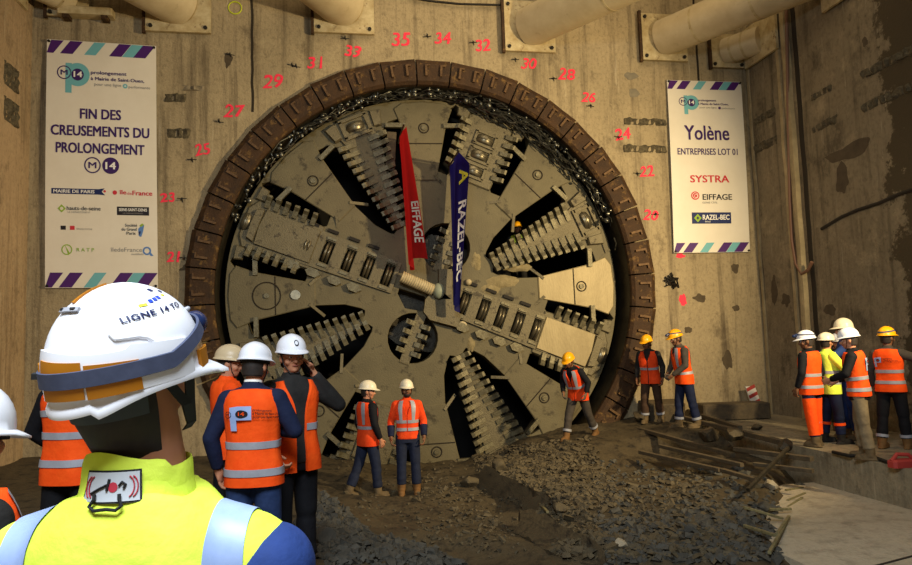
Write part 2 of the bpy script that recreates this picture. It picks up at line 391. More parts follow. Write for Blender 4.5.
# survey nails (little crosses)
M['nail'] = mat('survey_nail', '#241f18', .7, .3)
for px, py in ((182, 200), (192, 160), (219, 121), (292, 65), (345, 38), (427, 36), (473, 43), (515, 60), (553, 79), (590, 106), (618, 138), (637, 174), (655, 214), (296, 66), (184, 258), (230, 55)):
    c = on_y(px, py); mb = MB()
    mb.bar(c+Vector((-.09, -.008, random.uniform(-.03, .03))), c+Vector((.09, -.008, random.uniform(-.03, .03))), .014, .014)
    mb.bar(c+Vector((.02, -.008, -.05)), c+Vector((.0, -.008, .05)), .014, .014); mb.bar(c, c+Vector((0, -.09, -.01)), .025, .025)
    mb.build('survey_nail', 'nail', wall_main)
c = on_y(671, 283); mb = MB()                          # knot of bent bars
for i in range(16):
    a = random.uniform(0, 2*PI); b = a+random.uniform(.6, 2)
    r1, r2 = random.uniform(.05, .2), random.uniform(.1, .24)
    mb.tube([c+Vector((r1*math.cos(a), -.02, r1*math.sin(a))), c+Vector((.5*r1*math.cos(b), -.12, .5*r1*math.sin(b))), c+Vector((r2*math.cos(b), -.03, r2*math.sin(b)))], .018, 6)
mb.build('rebar_knot', 'nail', wall_main)

# ------------------------------------------------------------------ pipes / struts
def strut(a, b, r, label, plate=True, name='steel_strut_pipe', ends='ab'):
    a = Vector(a); b = Vector(b); root = empty(name, a)
    tag(root, label, 'strut', 'tubular corner struts at the top of the shaft')
    d = (b-a); n = 40; pts = [d*(i/24) for i in range(25)]
    MB().tube(pts, r, n).build('tube', 'pipe', root, 50)
    for t in (.22, .55):
        p = d*t; MB().tube([p, p+d.normalized()*.05], r*1.012, n).build('weld_collar', 'plate', root, 50)
    if 'a' in ends:
        s = r*1.32; pl = MB().box((0, -.03, 0), (2*s, .06, 2*s)).build('end_plate', 'plate', root)
        for sx in (-1, 1):
            for sz in (-1, 1):
                MB().tube([(sx*s*.84, -.055, sz*s*.84), (sx*s*.84, -.10, sz*s*.84)], .04, 6).build('bolt', 'nail', pl)
        fr = MB(); fr.box((-s-.03, -.04, 0), (.06, .08, 2*s+.1)); fr.build('edge_angle', 'rust', root)
    if 'b' in ends:
        s = r*1.5; MB().box((d.x-.03, d.y, d.z), (.06, 2*s*1.3, 2*s)).build('end_plate', 'plate', root)
    return root
strut((2.28, -.06, 8.60), (XR-.06, -8.1, 8.60), .43, 'longest cream strut pipe, from plate right of the ring top')
strut((5.42, -.06, 8.50), (XR-.06, -3.55, 8.50), .41, 'thick cream strut pipe above the right banner')
strut((6.95, -.06, 8.25), (XR-.06, -.75, 8.25), .30, 'short cream strut pipe stub in the right corner, behind the thick one')
strut((-5.00, -.06, 8.75), (XL+.06, -4.3, 8.75), .47, 'cream strut pipe at top left above the left banner')
strut((-1.72, -.06, 8.88), (XL+.06, -9.6, 8.88), .47, 'cream strut pipe at the top just left of the ring centre')
strut((-7.05, -.06, 8.72), (XL+.06, -.9, 8.72), .28, 'small cream strut stub on bracket in the top left corner')
# lower bracket with rust below the left corner stub
r_ = empty('wall_bracket', (-6.7, -.02, 8.42)); tag(r_, 'rusty cream wall bracket under the top left corner stub', 'bracket')
MB().cbox((0, -.12, 0), (1.0, .24, .16), None, .1).build('shelf', 'plate', r_); MB().box((.35, -.12, -.10), (.12, .2, .1)).build('lug', 'rust', r_); MB().box((-.35, -.12, -.10), (.12, .2, .1)).build('lug', 'rust', r_)
# hanging hose on the right wall
pts = [on_x(x, y, XR-.09) for x, y in ((786, -10), (787, 40), (788, 100), (789, 150), (790, 200), (792, 240), (796, 264), (802, 274), (808, 270), (812, 262))]
M['hose'] = mat('red_brown_hose', '#7c5a44', .6)
tag(MB().tube(pts, .035, 8).build('air_hose', 'hose', None, 60), 'thin reddish hose hanging down the right wall seam', 'hose')
pts = [on_y(x, y, -.07) for x, y in ((408, -3), (430, 1), (460, 4), (500, 5), (530, 3), (560, 0))]
tag(MB().tube(pts, .025, 8).build('power_cable', 'nail', None, 60), 'dark cable sagging across the wall above the ring', 'cable')

# ------------------------------------------------------------------ entry ring of rusty steel segments
ring = empty('entry_ring', (0, 0, ZC)); tag(ring, 'big rusty segmented steel ring around the boring machine', 'ring')
NS = 40
def pol(r, a, y): return Vector((r*math.cos(a), y, r*math.sin(a)))
for i in range(NS):
    a0 = 2*PI*i/NS+R(3)+.0035; a1 = 2*PI*(i+1)/NS+R(3)-.0035; am = (a0+a1)/2
    if pol(RI, am, 0).z+ZC < -1.2: continue
    dr = random.uniform(-.015, .015); dy = random.uniform(-.02, .01)
    prof = [(RI, .25), (RI, -.10), (RI+.06, -.16), (RO-.10+dr, -.17+dy), (RO+dr, -.10+dy), (RO+dr, .02)]
    mb = MB(); rings = []
    for k in range(3):
        a = a0+(a1-a0)*k/2; q = .996 if k == 1 else 1.0
        rings.append([pol(r*(q if j > 2 else 1), a, y) for j, (r, y) in enumerate(prof)])
    mb.loft(rings); sg = mb.build('ring_segment', 'rust', ring)
    for t in (.27, .73):
        a = a0+(a1-a0)*t; mb = MB(); rot = Matrix.Rotation(-(a-PI/2), 3, 'Y')
        rc = RI+.27
        mb.box(pol(rc, a, -.19), (.045, .07, .24), rot); mb.box(pol(rc+.11, a, -.19)+rot @ Vector((.04, 0, 0)), (.09, .06, .03), rot)
        mb.build('lug', 'lug', sg)
# ragged greased steel-wire seal between ring and head, upper half
mb = MB()
for i in range(360):
    a = R(random.triangular(12, 150, 62)); r = random.uniform(4.02 if .7 < a < 1.35 else 4.17, RI-.02); y = random.uniform(.02, .38)
    L = random.uniform(.15, .55); t = random.uniform(-.9, .9)
    p = pol(r, a, y); q = pol(min(RI-.02, max(4.0 if .7 < a < 1.35 else 4.16, r+L*math.sin(t)*.35)), a-L*math.cos(t)/r, y+random.uniform(-.1, .1)); m_ = (p+q)/2+pol(random.uniform(-.05, .05), a, random.uniform(-.06, .02))
    mb.tube([p, m_, q], random.uniform(.008, .018), 5)
for i in range(200):
    a = R(random.uniform(20, 160)); r = random.uniform(4.12, RI); p = pol(r, a, random.uniform(.0, .25))
    mb.ell(p, [random.uniform(.02, .07) for _ in range(3)], None, 6, 4)
o = mb.build('wire_seal', 'wire', ring, 60); o['kind'] = 'stuff'
# shield skin and dark chamber behind the head
shield = empty('machine_shield', (0, 0, ZC)); tag(shield, 'dark cylindrical shield of the boring machine behind the ring', 'machine shield')
mb = MB(); n = 96; rows = []
for r, y in ((RI-.005, .0), (RI-.005, 3.2), (RI+.15, 3.2), (RI+.15, .3)):
    rows.append([pol(r, 2*PI*k/n, y) for k in range(n)])
mb.grid(rows, True).build('skin', 'darksteel', shield, 50)
mb = MB(); mb.prism(circ(0, 0, RI, 64), 3.0, 3.2, lambda a, b, z: (a, z, b)); mb.build('bulkhead', 'black', shield)
mb = MB(); mb.tube([(0, .9, 0), (0, 3.0, 0)], 1.3, 32); mb.build('drive_drum', 'darksteel', shield, 50)

# ------------------------------------------------------------------ cutterhead (8-fold wheel: 4 long + 4 short scraper arms, 8 plates)
KM = .02137; HR = 196*KM
head = empty('cutterhead', (0, HEAD_Y, ZC)); tag(head, 'huge dusty steel cutterhead wheel of the tunnel boring machine', 'cutterhead')
def loc(ang):
    ca, sa = math.cos(R(ang)), math.sin(R(ang))
    return lambda a, b, y=0.0: Vector(((a*ca-b*sa)*KM, y, (a*sa+b*ca)*KM))
def rotm(ang): return Matrix.Rotation(-R(ang), 3, 'Y')      # local x = outward, local z = ccw
LONG = [23.2+90*k for k in range(4)]; SHORT = [68.4+90*k for k in range(4)]; PLATE = [.7+45*k for k in range(8)]
LH = [(66, 9), (69, 13), (82, 23), (116, 37), (153, 50), (173, 45), (174, 33), (165, 19), (120, 11), (76, 3), (69, 4)]
SH = [(117, 24), (117, 36), (121, 40), (150, 46), (176, 51), (191, 41), (188, 33), (170, 27), (120, 22)]
outl = [(HR*math.cos(2*PI*i/128), HR*math.sin(2*PI*i/128)) for i in range(128)]
holes = []
for A in LONG:
    f = loc(A)
    for s in (1, -1): holes.append([(p.x, p.z) for p in (f(a, b*s) for a, b in LH)])
for A in SHORT:
    f = loc(A)
    for s in (1, -1): holes.append([(p.x, p.z) for p in (f(a, b*s) for a, b in SH)])
for A, a0 in ((SHORT[0], 47), (SHORT[2], 50)):
    f = loc(A); holes.append([(p.x, p.z) for p in (f(a0+25.5*math.cos(t*PI/12), 25.5*math.sin(t*PI/12)) for t in range(24))])
holes.append([((px-430)*KM, -(py-291)*KM) for px, py in ((399, 287), (425, 296), (428, 301), (423, 312), (404, 308), (397, 293))])
# pockets of the twin disc cutters along the main spoke
DISC = [(128, 1), (108, 1), (86, 1), (66, 1), (45, 1)]
fS = loc(158.6); fT = loc(158.6+180)
def rect(f, a, b, w, h): return [(p.x, p.z) for p in (f(a-w, b-h), f(a+w, b-h), f(a+w, b+h), f(a-w, b+h))]
POCK = [(fS, 128), (fS, 108), (fS, 86), (fS, 66), (fS, 45), (fT, 36), (fT, 57), (fT, 76), (fT, 95), (fT, 115)]
for f, a in POCK: holes.append(rect(f, a, 0, 5, 11))
me = curve_mesh([outl]+holes, .16, .012)
move_mesh(me, lambda p: Vector((p.x, .17-p.z, p.y))); me.materials.append(M['head'])
me.polygons.foreach_set('use_smooth', [False]*len(me.polygons))
face = link('face_plate', me, head)
mb = MB(); rows = []
for r, y in ((HR+.005, .02), (HR+.005, .9), (HR-.10, .9)): rows.append([pol(r, 2*PI*k/96, y) for k in range(96)])
mb.grid(rows, True).build('rim_band', 'darksteel', head, 50)
random.seed(4)
TEETH = []                                             # (centre f, a, b, side, len, h)
def tooth_mesh(f, A, a, b, s, ln, hgt, y0):
    """chisel scraper: body along b (outwards s), cutting edge raised, with bolt"""
    mb = MB(); w = 2.3
    P = lambda aa, bb, y: f(a+aa, b+s*bb, y)
    prof = [(-ln*.55, y0+.02), (-ln*.55, -hgt*.55), (ln*.05, -hgt*.75), (ln*.32, -hgt), (ln*.5, -hgt*.95), (ln*.5, -hgt*.25), (ln*.2, y0+.02)]
    rows = [[P(aa, bb, y) for bb, y in prof] for aa in (-w, -w*.9, w*.9, w)]
    mb.loft(rows)
    return mb
def disc_cutter(f, A, a, b, r, parent, twin=False, proud=.07, seg=28):
    rt = rotm(A); 
    for off in ((-1.6, 1.6) if twin else (0,)):
        mb = MB(); c = f(a+off, b, 0); ax = (f(a+1, b, 0)-f(a, b, 0)).normalized(); tn = (f(a, b+1, 0)-f(a, b, 0)).normalized(); o_ = Vector((0, 1, 0))
        c = c+o_*(r-proud); rows = []
        hw = .03 if twin else .085
        for u, q in ((-hw, .86), (-hw*.6, .93), (-hw*.25, .95), (-hw*.15, 1), (hw*.15, 1), (hw*.25, .95), (hw*.6, .93), (hw, .86)):
            rows.append([c+ax*u+(tn*math.cos(2*PI*k/seg)+o_*math.sin(2*PI*k/seg))*(r*q) for k in range(seg)])
        mb.loft(rows); mb.build('disc_cutter', 'disc', parent, 40)
def frame_box(f, a, b, wa, wb, y0, parent, name='cutter_housing', t=1.6):
    mb = MB()
    for (ca, cb, da, db) in ((a-wa, b, t, wb+t), (a+wa, b, t, wb+t), (a, b-wb, wa, t), (a, b+wb, wa, t)):
        poly = [(ca-da/1, cb-db), (ca+da, cb-db), (ca+da, cb+db), (ca-da, cb+db)]
        mb.prism(poly, -y0, .02, lambda p, q, z: f(p, q, z))
    return mb.build(name, 'head2', parent)
def panel(f, poly, y, parent, name, m='head2', ch=1.2):
    cx = sum(p[0] for p in poly)/len(poly); cy = sum(p[1] for p in poly)/len(poly)
    def ins(e): return [(x+(cx-x)*e/max(1, math.hypot(cx-x, cy-y2)), y2+(cy-y2)*e/max(1, math.hypot(cx-x, cy-y2))) for x, y2 in poly]
    mb = MB(); mb.loft([[f(a, b, .02) for a, b in poly], [f(a, b, -y*.6) for a, b in poly], [f(a, b, -y) for a, b in ins(ch)]])
    return mb.build(name, m, parent)
nt_ = 0; spare = MB()
def add_tooth(mb, parent, big=True):
    global nt_
    if big and nt_ < 96: mb.build('scraper_tooth', 'tooth', parent); nt_ += 1
    else:
        n = len(spare.v); spare.v += mb.v; spare.f += [tuple(i+n for i in q) for q in mb.f]
for k, A in enumerate(LONG):
    f = loc(A)
    arm = panel(f, [(70, 2), (118, 9), (166, 17), (188, 24), (193, 12), (194, -12), (188, -24), (166, -17), (118, -9), (70, -2)], .06, head, 'scraper_arm')
    # outer cutter block with one disc
    frame_box(f, 180, 0, 9, 13, .12, arm); disc_cutter(f, A, 180, 0, .24, arm, False, .19)
    mbp = MB(); mbp.prism([(174, -10), (186, -10), (186, 10), (174, 10)], -.03, -.01, lambda p, q, z: f(p, q, z)); mbp.build('cutter_pocket', 'black', arm)
    for s in (1, -1): 
        panel(f, [(173, s*17), (190, s*19), (187, s*30), (172, s*25)], .12, arm, 'edge_block')
    nn = 12
    for i in range(nn):
        a = 72+(163-72)*i/(nn-1); b = 4.5+(18-4.5)*i/(nn-1)
        for s in (1, -1): add_tooth(tooth_mesh(f, A, a, s*(b-.8-.03*(b-4)), s, 12.5+.42*(b-4.5), .17, 0), arm, big=(k in (0, 1, 3) or (k == 2 and i < 4)))
for k, A in enumerate(SHORT):
    f = loc(A)
    arm = panel(f, [(118, 22), (186, 24), (192, 14), (193, -14), (186, -24), (118, -22)], .05, head, 'scraper_arm')
    panel(f, [(160, 25), (190, 22), (190, 31), (184, 36)] if 0 else [(180, 24), (190, 24), (188, 38), (180, 36)], .08, arm, 'edge_block')
    panel(f, [(180, -24), (190, -24), (188, -38), (180, -36)], .08, arm, 'edge_block')
    if k in (0,):
        for a in (131, 148.5, 166):
            frame_box(f, a, 0, 6.6, 10.5, .10, arm, t=1.2); disc_cutter(f, A, a, 0, .24, arm, False, .18)
            mbp = MB(); mbp.prism([(a-6, -10), (a+6, -10), (a+6, 10), (a-6, 10)], -.03, -.01, lambda p, q, z: f(p, q, z)); mbp.build('cutter_pocket', 'black', arm)
    else:
        panel(f, [(120, 17), (176, 18), (178, 0), (176, -18), (120, -17)], .11, arm, 'arm_cover', 'pale_steel' if k == 3 else 'head2')
        panel(f, [(177, 17), (184, 15), (186, 0), (184, -15), (177, -17)], .15, arm, 'cover_lip')
        disc_cutter(f, A, 190, 0, .26, arm, False, .14)
    for i in range(6):
        a = 131+(177-131)*i/5
        for s in (1, -1): add_tooth(tooth_mesh(f, A, a, s*25.5, s, 12, .2, 0), arm, big=(k in (0, 1, 3)))
# round-opening scrapers (two little columns on a middle bar)
for A, a0 in ((SHORT[0], 47), (SHORT[2], 50)):
    f = loc(A); br = panel(f, [(a0-27, 5), (a0+27, 5), (a0+27, -5), (a0-27, -5)], .02, head, 'middle_bar')
    for i in range(4):
        for s in (1, -1): add_tooth(tooth_mesh(f, A, a0-14+9.5*i, s*8, s, 9, .12, 0), br, big=True)
# wear plates with stub bars and bolt rings
for k, A in enumerate(PLATE):
    f = loc(A)
    pl = panel(f, [(112, 11), (168, 23), (186, 30), (192, 22), (194, 0), (192, -22), (186, -30), (168, -23), (112, -11)], .035, head, 'wear_plate', 'pale_steel' if k == 0 else 'head', 1)
    mb = MB(); mb.bar(f(150, -18.5, -.036), f(150, 18.5, -.036), .025, .012, (0, 1, 0)); mb.build('plate_seam', 'crack', pl)
    for s in (1, -1):
        mb = MB(); mb.bar(f(168, s*20, -.06), f(168, s*39, -.06), .095, .10, (0, 1, 0)); mb.build('stub_bar', 'tooth', pl)
        mb = MB(); mb.bar(f(118, s*9, -.03), f(104, s*21, .06), .06, .08, (0, 1, 0)); mb.build('brace_bar', 'head2', pl)
    ctr = 166 if k in (2, 1) else 158
    R1 = 13 if k == 4 else 5
    mb = MB(); mb.tube([f(ctr+R1*math.cos(t*PI/12), R1*math.sin(t*PI/12), -.04) for t in range(25)], .014, 6); mb.build('bolt_ring', 'crack', pl, 50)
    mb = MB(); mb.tube([f(ctr, 0, -.03), f(ctr, 0, -.075)], .055, 12); mb.build('bolt', 'tooth', pl)
    if k == 4:
        mb = MB(); mb.tube([f(131, 0, -.03), f(131, 0, -.07)], .10, 16); mb.build('bolt_boss', 'disc', pl)
if spare.v: o = spare.build('scraper_teeth', 'tooth', head); o['kind'] = 'stuff'
# main spoke: raised bar with twin discs and hex scrapers
for f, A, aa in ((fS, 158.6, (128, 108, 86, 66, 45)), (fT, 338.6, (36, 57, 76, 95, 115))):
    a0, a1 = min(aa)-9, 134
    sp = MB()
    for s in (1, -1): sp.prism([(a0, s*11.5), (a1, s*11.5), (a1, s*19), (a0, s*16)], -.07, .02, lambda p, q, z: f(p, q, z))
    edges = [a0]+[x for a in sorted(aa) for x in (a-5.2, a+5.2)]+[a1]
    for i in range(0, len(edges), 2):
        if edges[i+1] > edges[i]: sp.prism([(edges[i], -11.6), (edges[i+1], -11.6), (edges[i+1], 11.6), (edges[i], 11.6)], -.07, .02, lambda p, q, z: f(p, q, z))
    spoke = sp.build('main_spoke', 'head2', head)
    for a in aa:
        disc_cutter(f, A, a, 0, .25, spoke, True, .15)
        for s in (1, -1):
            mb = MB(); c = f(a, s*13.6, -.08); mb.bar(f(a-4.5, s*13.8, -.085), f(a+4.5, s*13.8, -.085), .05, .04, (0, 1, 0)); mb.build('clamp_wedge', 'tooth', spoke)
    for a in aa[:4]:
        for s in ((1,) if f is fS else (-1,)):
            mb = MB(); c = (a+6, s*23.5)
            poly = [(c[0]+7.5*math.cos(t*PI/3), c[1]+4.6*math.sin(t*PI/3)) for t in range(6)]
            mb.prism(poly, -.13, .02, lambda p, q, z: f(p, q, z)); mb.build('hex_scraper', 'tooth', spoke)
        mb = MB(); s2 = -1 if f is fS else 1
        mb.prism([(a-4, s2*20), (a+7, s2*20), (a+7, s2*23), (a-4, s2*23)], -.06, .02, lambda p, q, z: f(p, q, z)); mb.build('rib', 'nail', spoke)
# hub: boss, ribbed roller, knob, bolt eye
def hp(px, py, y=0): return Vector(((px-430)*KM, y, -(py-291)*KM))
mb = MB(); mb.loft([[hp(px, py, y) for px, py in ((424, 300), (430, 293), (441, 292), (452, 302), (459, 318), (455, 328), (428, 320), (422, 312))] for y in (.02, -.16, -.18)]); hub = mb.build('hub_boss', 'head2', head)
mb = MB(); n = 26; P = []; RR = []
for i in range(61):
    t = i/60; P.append(hp(401+(432-401)*t, 277+(291-277)*t, -.22)); RR.append(.115+.012*(1 if i % 4 < 2 else 0))
mb.tube(P, RR, 20); M['drum'] = mat('pale_ribbed_drum', '#cdbb92', .5, var='#a89670', vs=12); mb.build('ribbed_roller', 'drum', head, 40)
mb = MB(); mb.ell(hp(437, 292, -.24), (.13, .14, .17)); M['knob'] = mat('grey_green_knob', '#8d927c', .5); mb.build('roller_knob', 'knob', head, 60)
mb = MB(); mb.bar(hp(445, 270, -.08), hp(444, 300, -.08), .28, .2, (0, 1, 0)); mb.build('hub_bar', 'head2', head)
mb = MB(); mb.tube([hp(461+3.6*math.cos(t*PI/10), 327+3.6*math.sin(t*PI/10), -.09) for t in range(21)], .03, 8); mb.tube([hp(461, 327, .0), hp(461, 327, -.12)], .025, 8); mb.build('bolt_eye', 'drum', head, 60)
mb = MB(); mb.ell(hp(469, 283, -.05), (.07, .07, .07)); mb.build('stud', 'drum', head, 60)
# clay crusts stuck on the wheel right of the hub
M['crust'] = mat('dried_clay_crust', '#9c8c66', .9, var='#7c6e4c', vs=8, bump=.8, bs=30)
for i, (px, py, rx, rz) in enumerate(((505, 283, .42, .16), (492, 290, .25, .12), (520, 268, .36, .10), (478, 262, .12, .22), (470, 345, .10, .16), (560, 240, .2, .08))):
    mb = MB(); rows = []; c = hp(px, py, 0)
    for j in range(7):
        q = j/6; rows.append([c+Vector((rx*q*(1+.45*noise.noise(Vector((math.cos(t)*2, math.sin(t)*2, i*4.)))) * math.cos(t), -.05*(1-q*q)+.01, rz*q*(1+.45*noise.noise(Vector((math.cos(t)*2, math.sin(t)*2, i*4.+9)))) * math.sin(t))) for t in (2*PI*k/22 for k in range(22))])
    mb.grid(rows, True).build('clay_crust', 'crust', head, 60)
# brown boards jammed in the gap beside the red flag
b_ = tag(MB().cbox((0, 0, 0), (.2, .12, .85), None, .05).build('jammed_board', 'timber'), 'short brown board jammed in the wheel gap left of the red flag', 'board'); b_.location = Vector((0, HEAD_Y-.02, ZC))+hp(394, 150); b_.rotation_euler = (0, R(4), 0)
# ------------------------------------------------------------------ banners
M['banner'] = mat('banner_vinyl', '#e6dcc8', .45, var='#ded3bd', vs=1.5, spec=.4)
for n_, c_ in (('ink', '#3b1f5c'), ('teal', '#6fb0b4'), ('purple', '#4a1f66'), ('navy', '#1c2858'), ('redink', '#c8323c'), ('black_ink', '#201c20'), ('green_ink', '#8fae30'), ('grey_ink', '#8d8880'), ('yellow_ink', '#d8d040'), ('blue_ink', '#5a80b8'), ('white_ink', '#eeeae0')):
    M[n_] = mat(n_, c_, .5, spec=.3)
def banner(label, q, items, stripes, w=110., h=249.):
    """q: four corners on the wall (tl, tr, br, bl in picture pixels); items in banner units (0..w, 0..h downward)"""
    Y = -.07; tl, tr, br, bl = [on_y(*p, Y) for p in q]
    c0 = (bl+br)/2; root = empty('banner', c0); tag(root, label, 'banner', 'site banners on the shaft wall')
    def pt(u, v, y=0):
        a, b = u/w, v/h; p = (tl*(1-a)+tr*a)*(1-b)+(bl*(1-a)+br*a)*b; return p-c0+Vector((0, -y, 0))
    mb = MB(); n = 24; rows = []
    bow = lambda i: -.04*math.sin(PI*i/n)
    def P(u, v, y): 
        return pt(u, v, y+.03*math.sin(PI*v/h))
    fr = [[P(w*i/8, h*j/n, .0) for i in range(9)] for j in range(n+1)]
    mb.grid(fr); mb.grid([[P(w*i/8, h*j/n, -.012) for i in range(8, -1, -1)] for j in range(n+1)])
    mb.build('sheet', 'banner', root, 60, fix=False)
    for u, v in ((2, 2), (w-2, 2), (2, h-2), (w-2, h-2)):
        MB().tube([P(u, v, .0), P(u, v, .025)], .025, 10).build('eyelet', 'nail', root)
    def flat(me, x, y, m, lift=.004):
        for v in me.vertices: v.co = P(x+v.co.x, y-v.co.y, lift+v.co.z)
        me.materials.append(M[m]); return me
    def shape(polys, m, lift, name):
        mb = MB()
        for poly in polys:
            for s in range(1):
                b0 = len(mb.v); mb.v += [P(a, b, lift) for a, b in poly]; mb.f.append(tuple(range(b0, b0+len(poly))))
        return mb.build(name, m, root, fix=False)
    for (v0, v1) in stripes:
        dv = v1-v0; sl = dv*.75
        for u0, m in ((-6, 'purple'), (13, 'purple'), (37, 'teal'), (62, 'purple'), (75, 'teal'), (86.5, 'purple')):
            wd = 12.5 if m == 'purple' else 11.5
            a = [(u0+sl, v0), (u0+sl+wd, v0), (u0+wd, v1), (u0, v1)]
            a = [(min(w, max(0, x*w/110)), y) for x, y in a]; shape([a], m, .003, 'stripe')
    for it in items:
        k = it[0]
        if k == 't':
            _, s, x, y, size, m, bold, wid = it
            me = text_mesh(s, size, bold*size)
            xs = [v.co.x for v in me.vertices]; W0 = max(xs)-min(xs); sx = wid/W0; mid = (max(xs)+min(xs))/2
            ys = [v.co.y for v in me.vertices]; my = (max(ys)+min(ys))/2
            for v in me.vertices: v.co.x = (v.co.x-mid)*sx; v.co.y -= my
            link('lettering', flat(me, x, y, m, .007), root)
        elif k == 'r': _, x0, y0, x1, y1, m = it; shape([[(x0, y0), (x1, y0), (x1, y1), (x0, y1)]], m, .004, 'printed_box')
        elif k == 'c': _, x, y, r, m = it; shape([circ(x, y, r)], m, .0055, 'printed_disc')
        elif k == 'o':
            _, x, y, r, t, m = it; o_, i_ = circ(x, y, r, 32), circ(x, y, r-t, 32)
            shape([[o_[j], o_[(j+1) % 32], i_[(j+1) % 32], i_[j]] for j in range(32)], m, .006, 'printed_ring')
        elif k == 'p': _, poly, m = it; shape([poly], m, .005, 'printed_shape')
    return root
def logo(x, y, s):        # route mark: teal letter p, circled M, dark disc 14 and three lines
    I = [('o', x+25*s, y+17*s, 14.5*s, 7*s, 'teal'), ('r', x+10.5*s, y+3*s, x+18*s, y+40*s, 'teal'), ('o', x+9*s, y+15*s, 8.5*s, 1.3*s, 'ink'), ('t', 'M', x+9*s, y+15*s, 9*s, 'ink', .02, 8.5*s),
         ('c', x+25.5*s, y+16.5*s, 8.6*s, 'ink'), ('t', '14', x+25.5*s, y+16.5*s, 10*s, 'white_ink', .03, 10.5*s)]
    return I
LB = logo(10, 21, .83)+[
    ('t', 'prolongement', 62, 32.5, 5.2, 'ink', .02, 36), ('t', 'à Mairie de Saint-Ouen,', 71, 38.5, 4.9, 'ink', .02, 54), ('t', 'pour une ligne', 61, 44.5, 4.5, 'grey_ink', .0, 27), ('c', 78.5, 44.5, 2.4, 'teal'), ('t', '+', 78.5, 44.5, 4, 'white_ink', .02, 2.5), ('t', 'performante', 93, 45.5, 4.3, 'grey_ink', .0, 22),
    ('t', 'FIN DES', 54, 75, 14.5, 'ink', .032, 41), ('t', 'CREUSEMENTS DU', 54, 92.5, 14.5, 'ink', .032, 98), ('t', 'PROLONGEMENT', 54, 110, 14.5, 'ink', .032, 88),
    ('o', 46, 127, 8.2, 1.3, 'ink'), ('t', 'M', 46, 127, 9, 'ink', .02, 8), ('c', 64, 127, 8.4, 'ink'), ('t', '14', 64, 127, 10, 'white_ink', .03, 10.5),
    ('r', 6, 151, 52, 156.5, 'navy'), ('t', 'MAIRIE DE PARIS', 28, 153.8, 4.6, 'white_ink', .02, 40), ('p', [(52, 151), (58, 150), (55, 153.5), (58.5, 157), (52, 156.5)], 'navy'), ('c', 58, 153, 1.2, 'redink'),
    ('c', 68, 154, 2.2, 'redink'), ('t', 'île', 76, 153.5, 6.2, 'redink', .02, 7), ('t', 'de', 82.5, 154.5, 4, 'redink', .0, 4.5), ('t', 'France', 95.5, 154, 6.6, 'redink', .025, 20),
    ('p', [(12, 171), (16, 167), (20, 171), (16, 175)], 'green_ink'), ('c', 16, 171, 1.6, 'banner'), ('t', 'hauts-de-seine', 37.5, 170.5, 5.6, 'black_ink', .01, 33), ('t', 'LE DEPARTEMENT', 33, 174.5, 2.4, 'grey_ink', .0, 22),
    ('r', 70, 168, 102, 176.5, 'black_ink'), ('t', 'SEINE-SAINT-DENIS', 86, 171, 4.2, 'white_ink', .02, 28), ('t', 'LE DEPARTEMENT', 86, 174.6, 2, 'grey_ink', .0, 20),
    ('r', 15, 188, 20, 192, 'black_ink'), ('r', 24, 188, 28.5, 192, 'redink'), ('t', 'RÉPUBLIQUE FRANÇAISE', 38, 191, 2.2, 'grey_ink', .0, 15),
    ('t', 'Société', 84, 186.5, 4.2, 'black_ink', .01, 12), ('t', 'du Grand', 82, 190.5, 4.2, 'black_ink', .01, 15), ('t', 'Paris', 84, 194.5, 4.2, 'black_ink', .01, 9), ('p', [(91, 190), (94, 187), (97, 186), (96, 192), (94, 198), (91.5, 197)], 'blue_ink'), ('p', [(92, 187), (95, 184.5), (97, 186), (94, 188)], 'green_ink'), ('p', [(91.5, 193), (93.5, 192), (93, 198), (91.5, 197)], 'navy'),
    ('o', 21, 211.5, 5.2, 1.0, 'green_ink'), ('p', [(19, 207), (21, 210), (24, 215), (22.5, 217), (20.5, 211)], 'green_ink'), ('t', 'R A T P', 39, 211.5, 5, 'green_ink', .01, 17),
    ('t', 'îledeFrance', 79, 211, 6, 'grey_ink', .0, 31), ('t', 'mobilités', 90, 215.3, 3, 'grey_ink', .0, 12), ('o', 99.5, 212, 4.2, 1.6, 'blue_ink'), ('p', [(101, 214), (103, 213), (106, 217), (103, 217)], 'blue_ink')]
banner('tall left banner reading FIN DES CREUSEMENTS DU PROLONGEMENT', [(47, 39), (156, 46), (158, 288), (45, 288)], LB, [(.5, 14), (234, 248.5)])
RB = logo(15, 20, .75)+[
    ('t', 'prolongement', 57, 29.5, 4.6, 'ink', .02, 27), ('t', 'à Mairie de Saint-Ouen,', 66, 34.5, 4.3, 'ink', .02, 45), ('t', 'pour une ligne', 58, 40, 3.9, 'grey_ink', .0, 25), ('c', 75, 40, 2, 'purple'), ('t', 'performante', 88, 40.6, 3.8, 'grey_ink', .0, 20),
    ('t', 'Yolène', 54, 77, 30, 'ink', .02, 66), ('t', 'ENTREPRISES LOT 01', 54, 104.5, 13, 'ink', .018, 88),
    ('t', 'SYSTRA', 55, 144, 14.5, 'redink', .02, 57),
    ('c', 33, 168, 6, 'redink'), ('o', 33, 168, 4.4, .8, 'banner'), ('o', 34, 168.5, 2.6, .7, 'banner'), ('t', 'EIFFAGE', 65, 170, 11.5, 'black_ink', .02, 43), ('t', 'GENIE CIVIL', 54, 178, 4, 'grey_ink', .0, 22),
    ('r', 27, 192, 84, 208, 'navy'), ('p', [(30, 200), (35.5, 194), (41, 200), (35.5, 206)], 'green_ink'), ('p', [(33.5, 200), (35.5, 197.5), (37.5, 200), (35.5, 202.5)], 'navy'), ('t', 'RAZEL-BEC', 62, 199, 10, 'white_ink', .025, 39), ('t', 'FAYAT', 50, 205.3, 3.2, 'white_ink', .01, 8)]
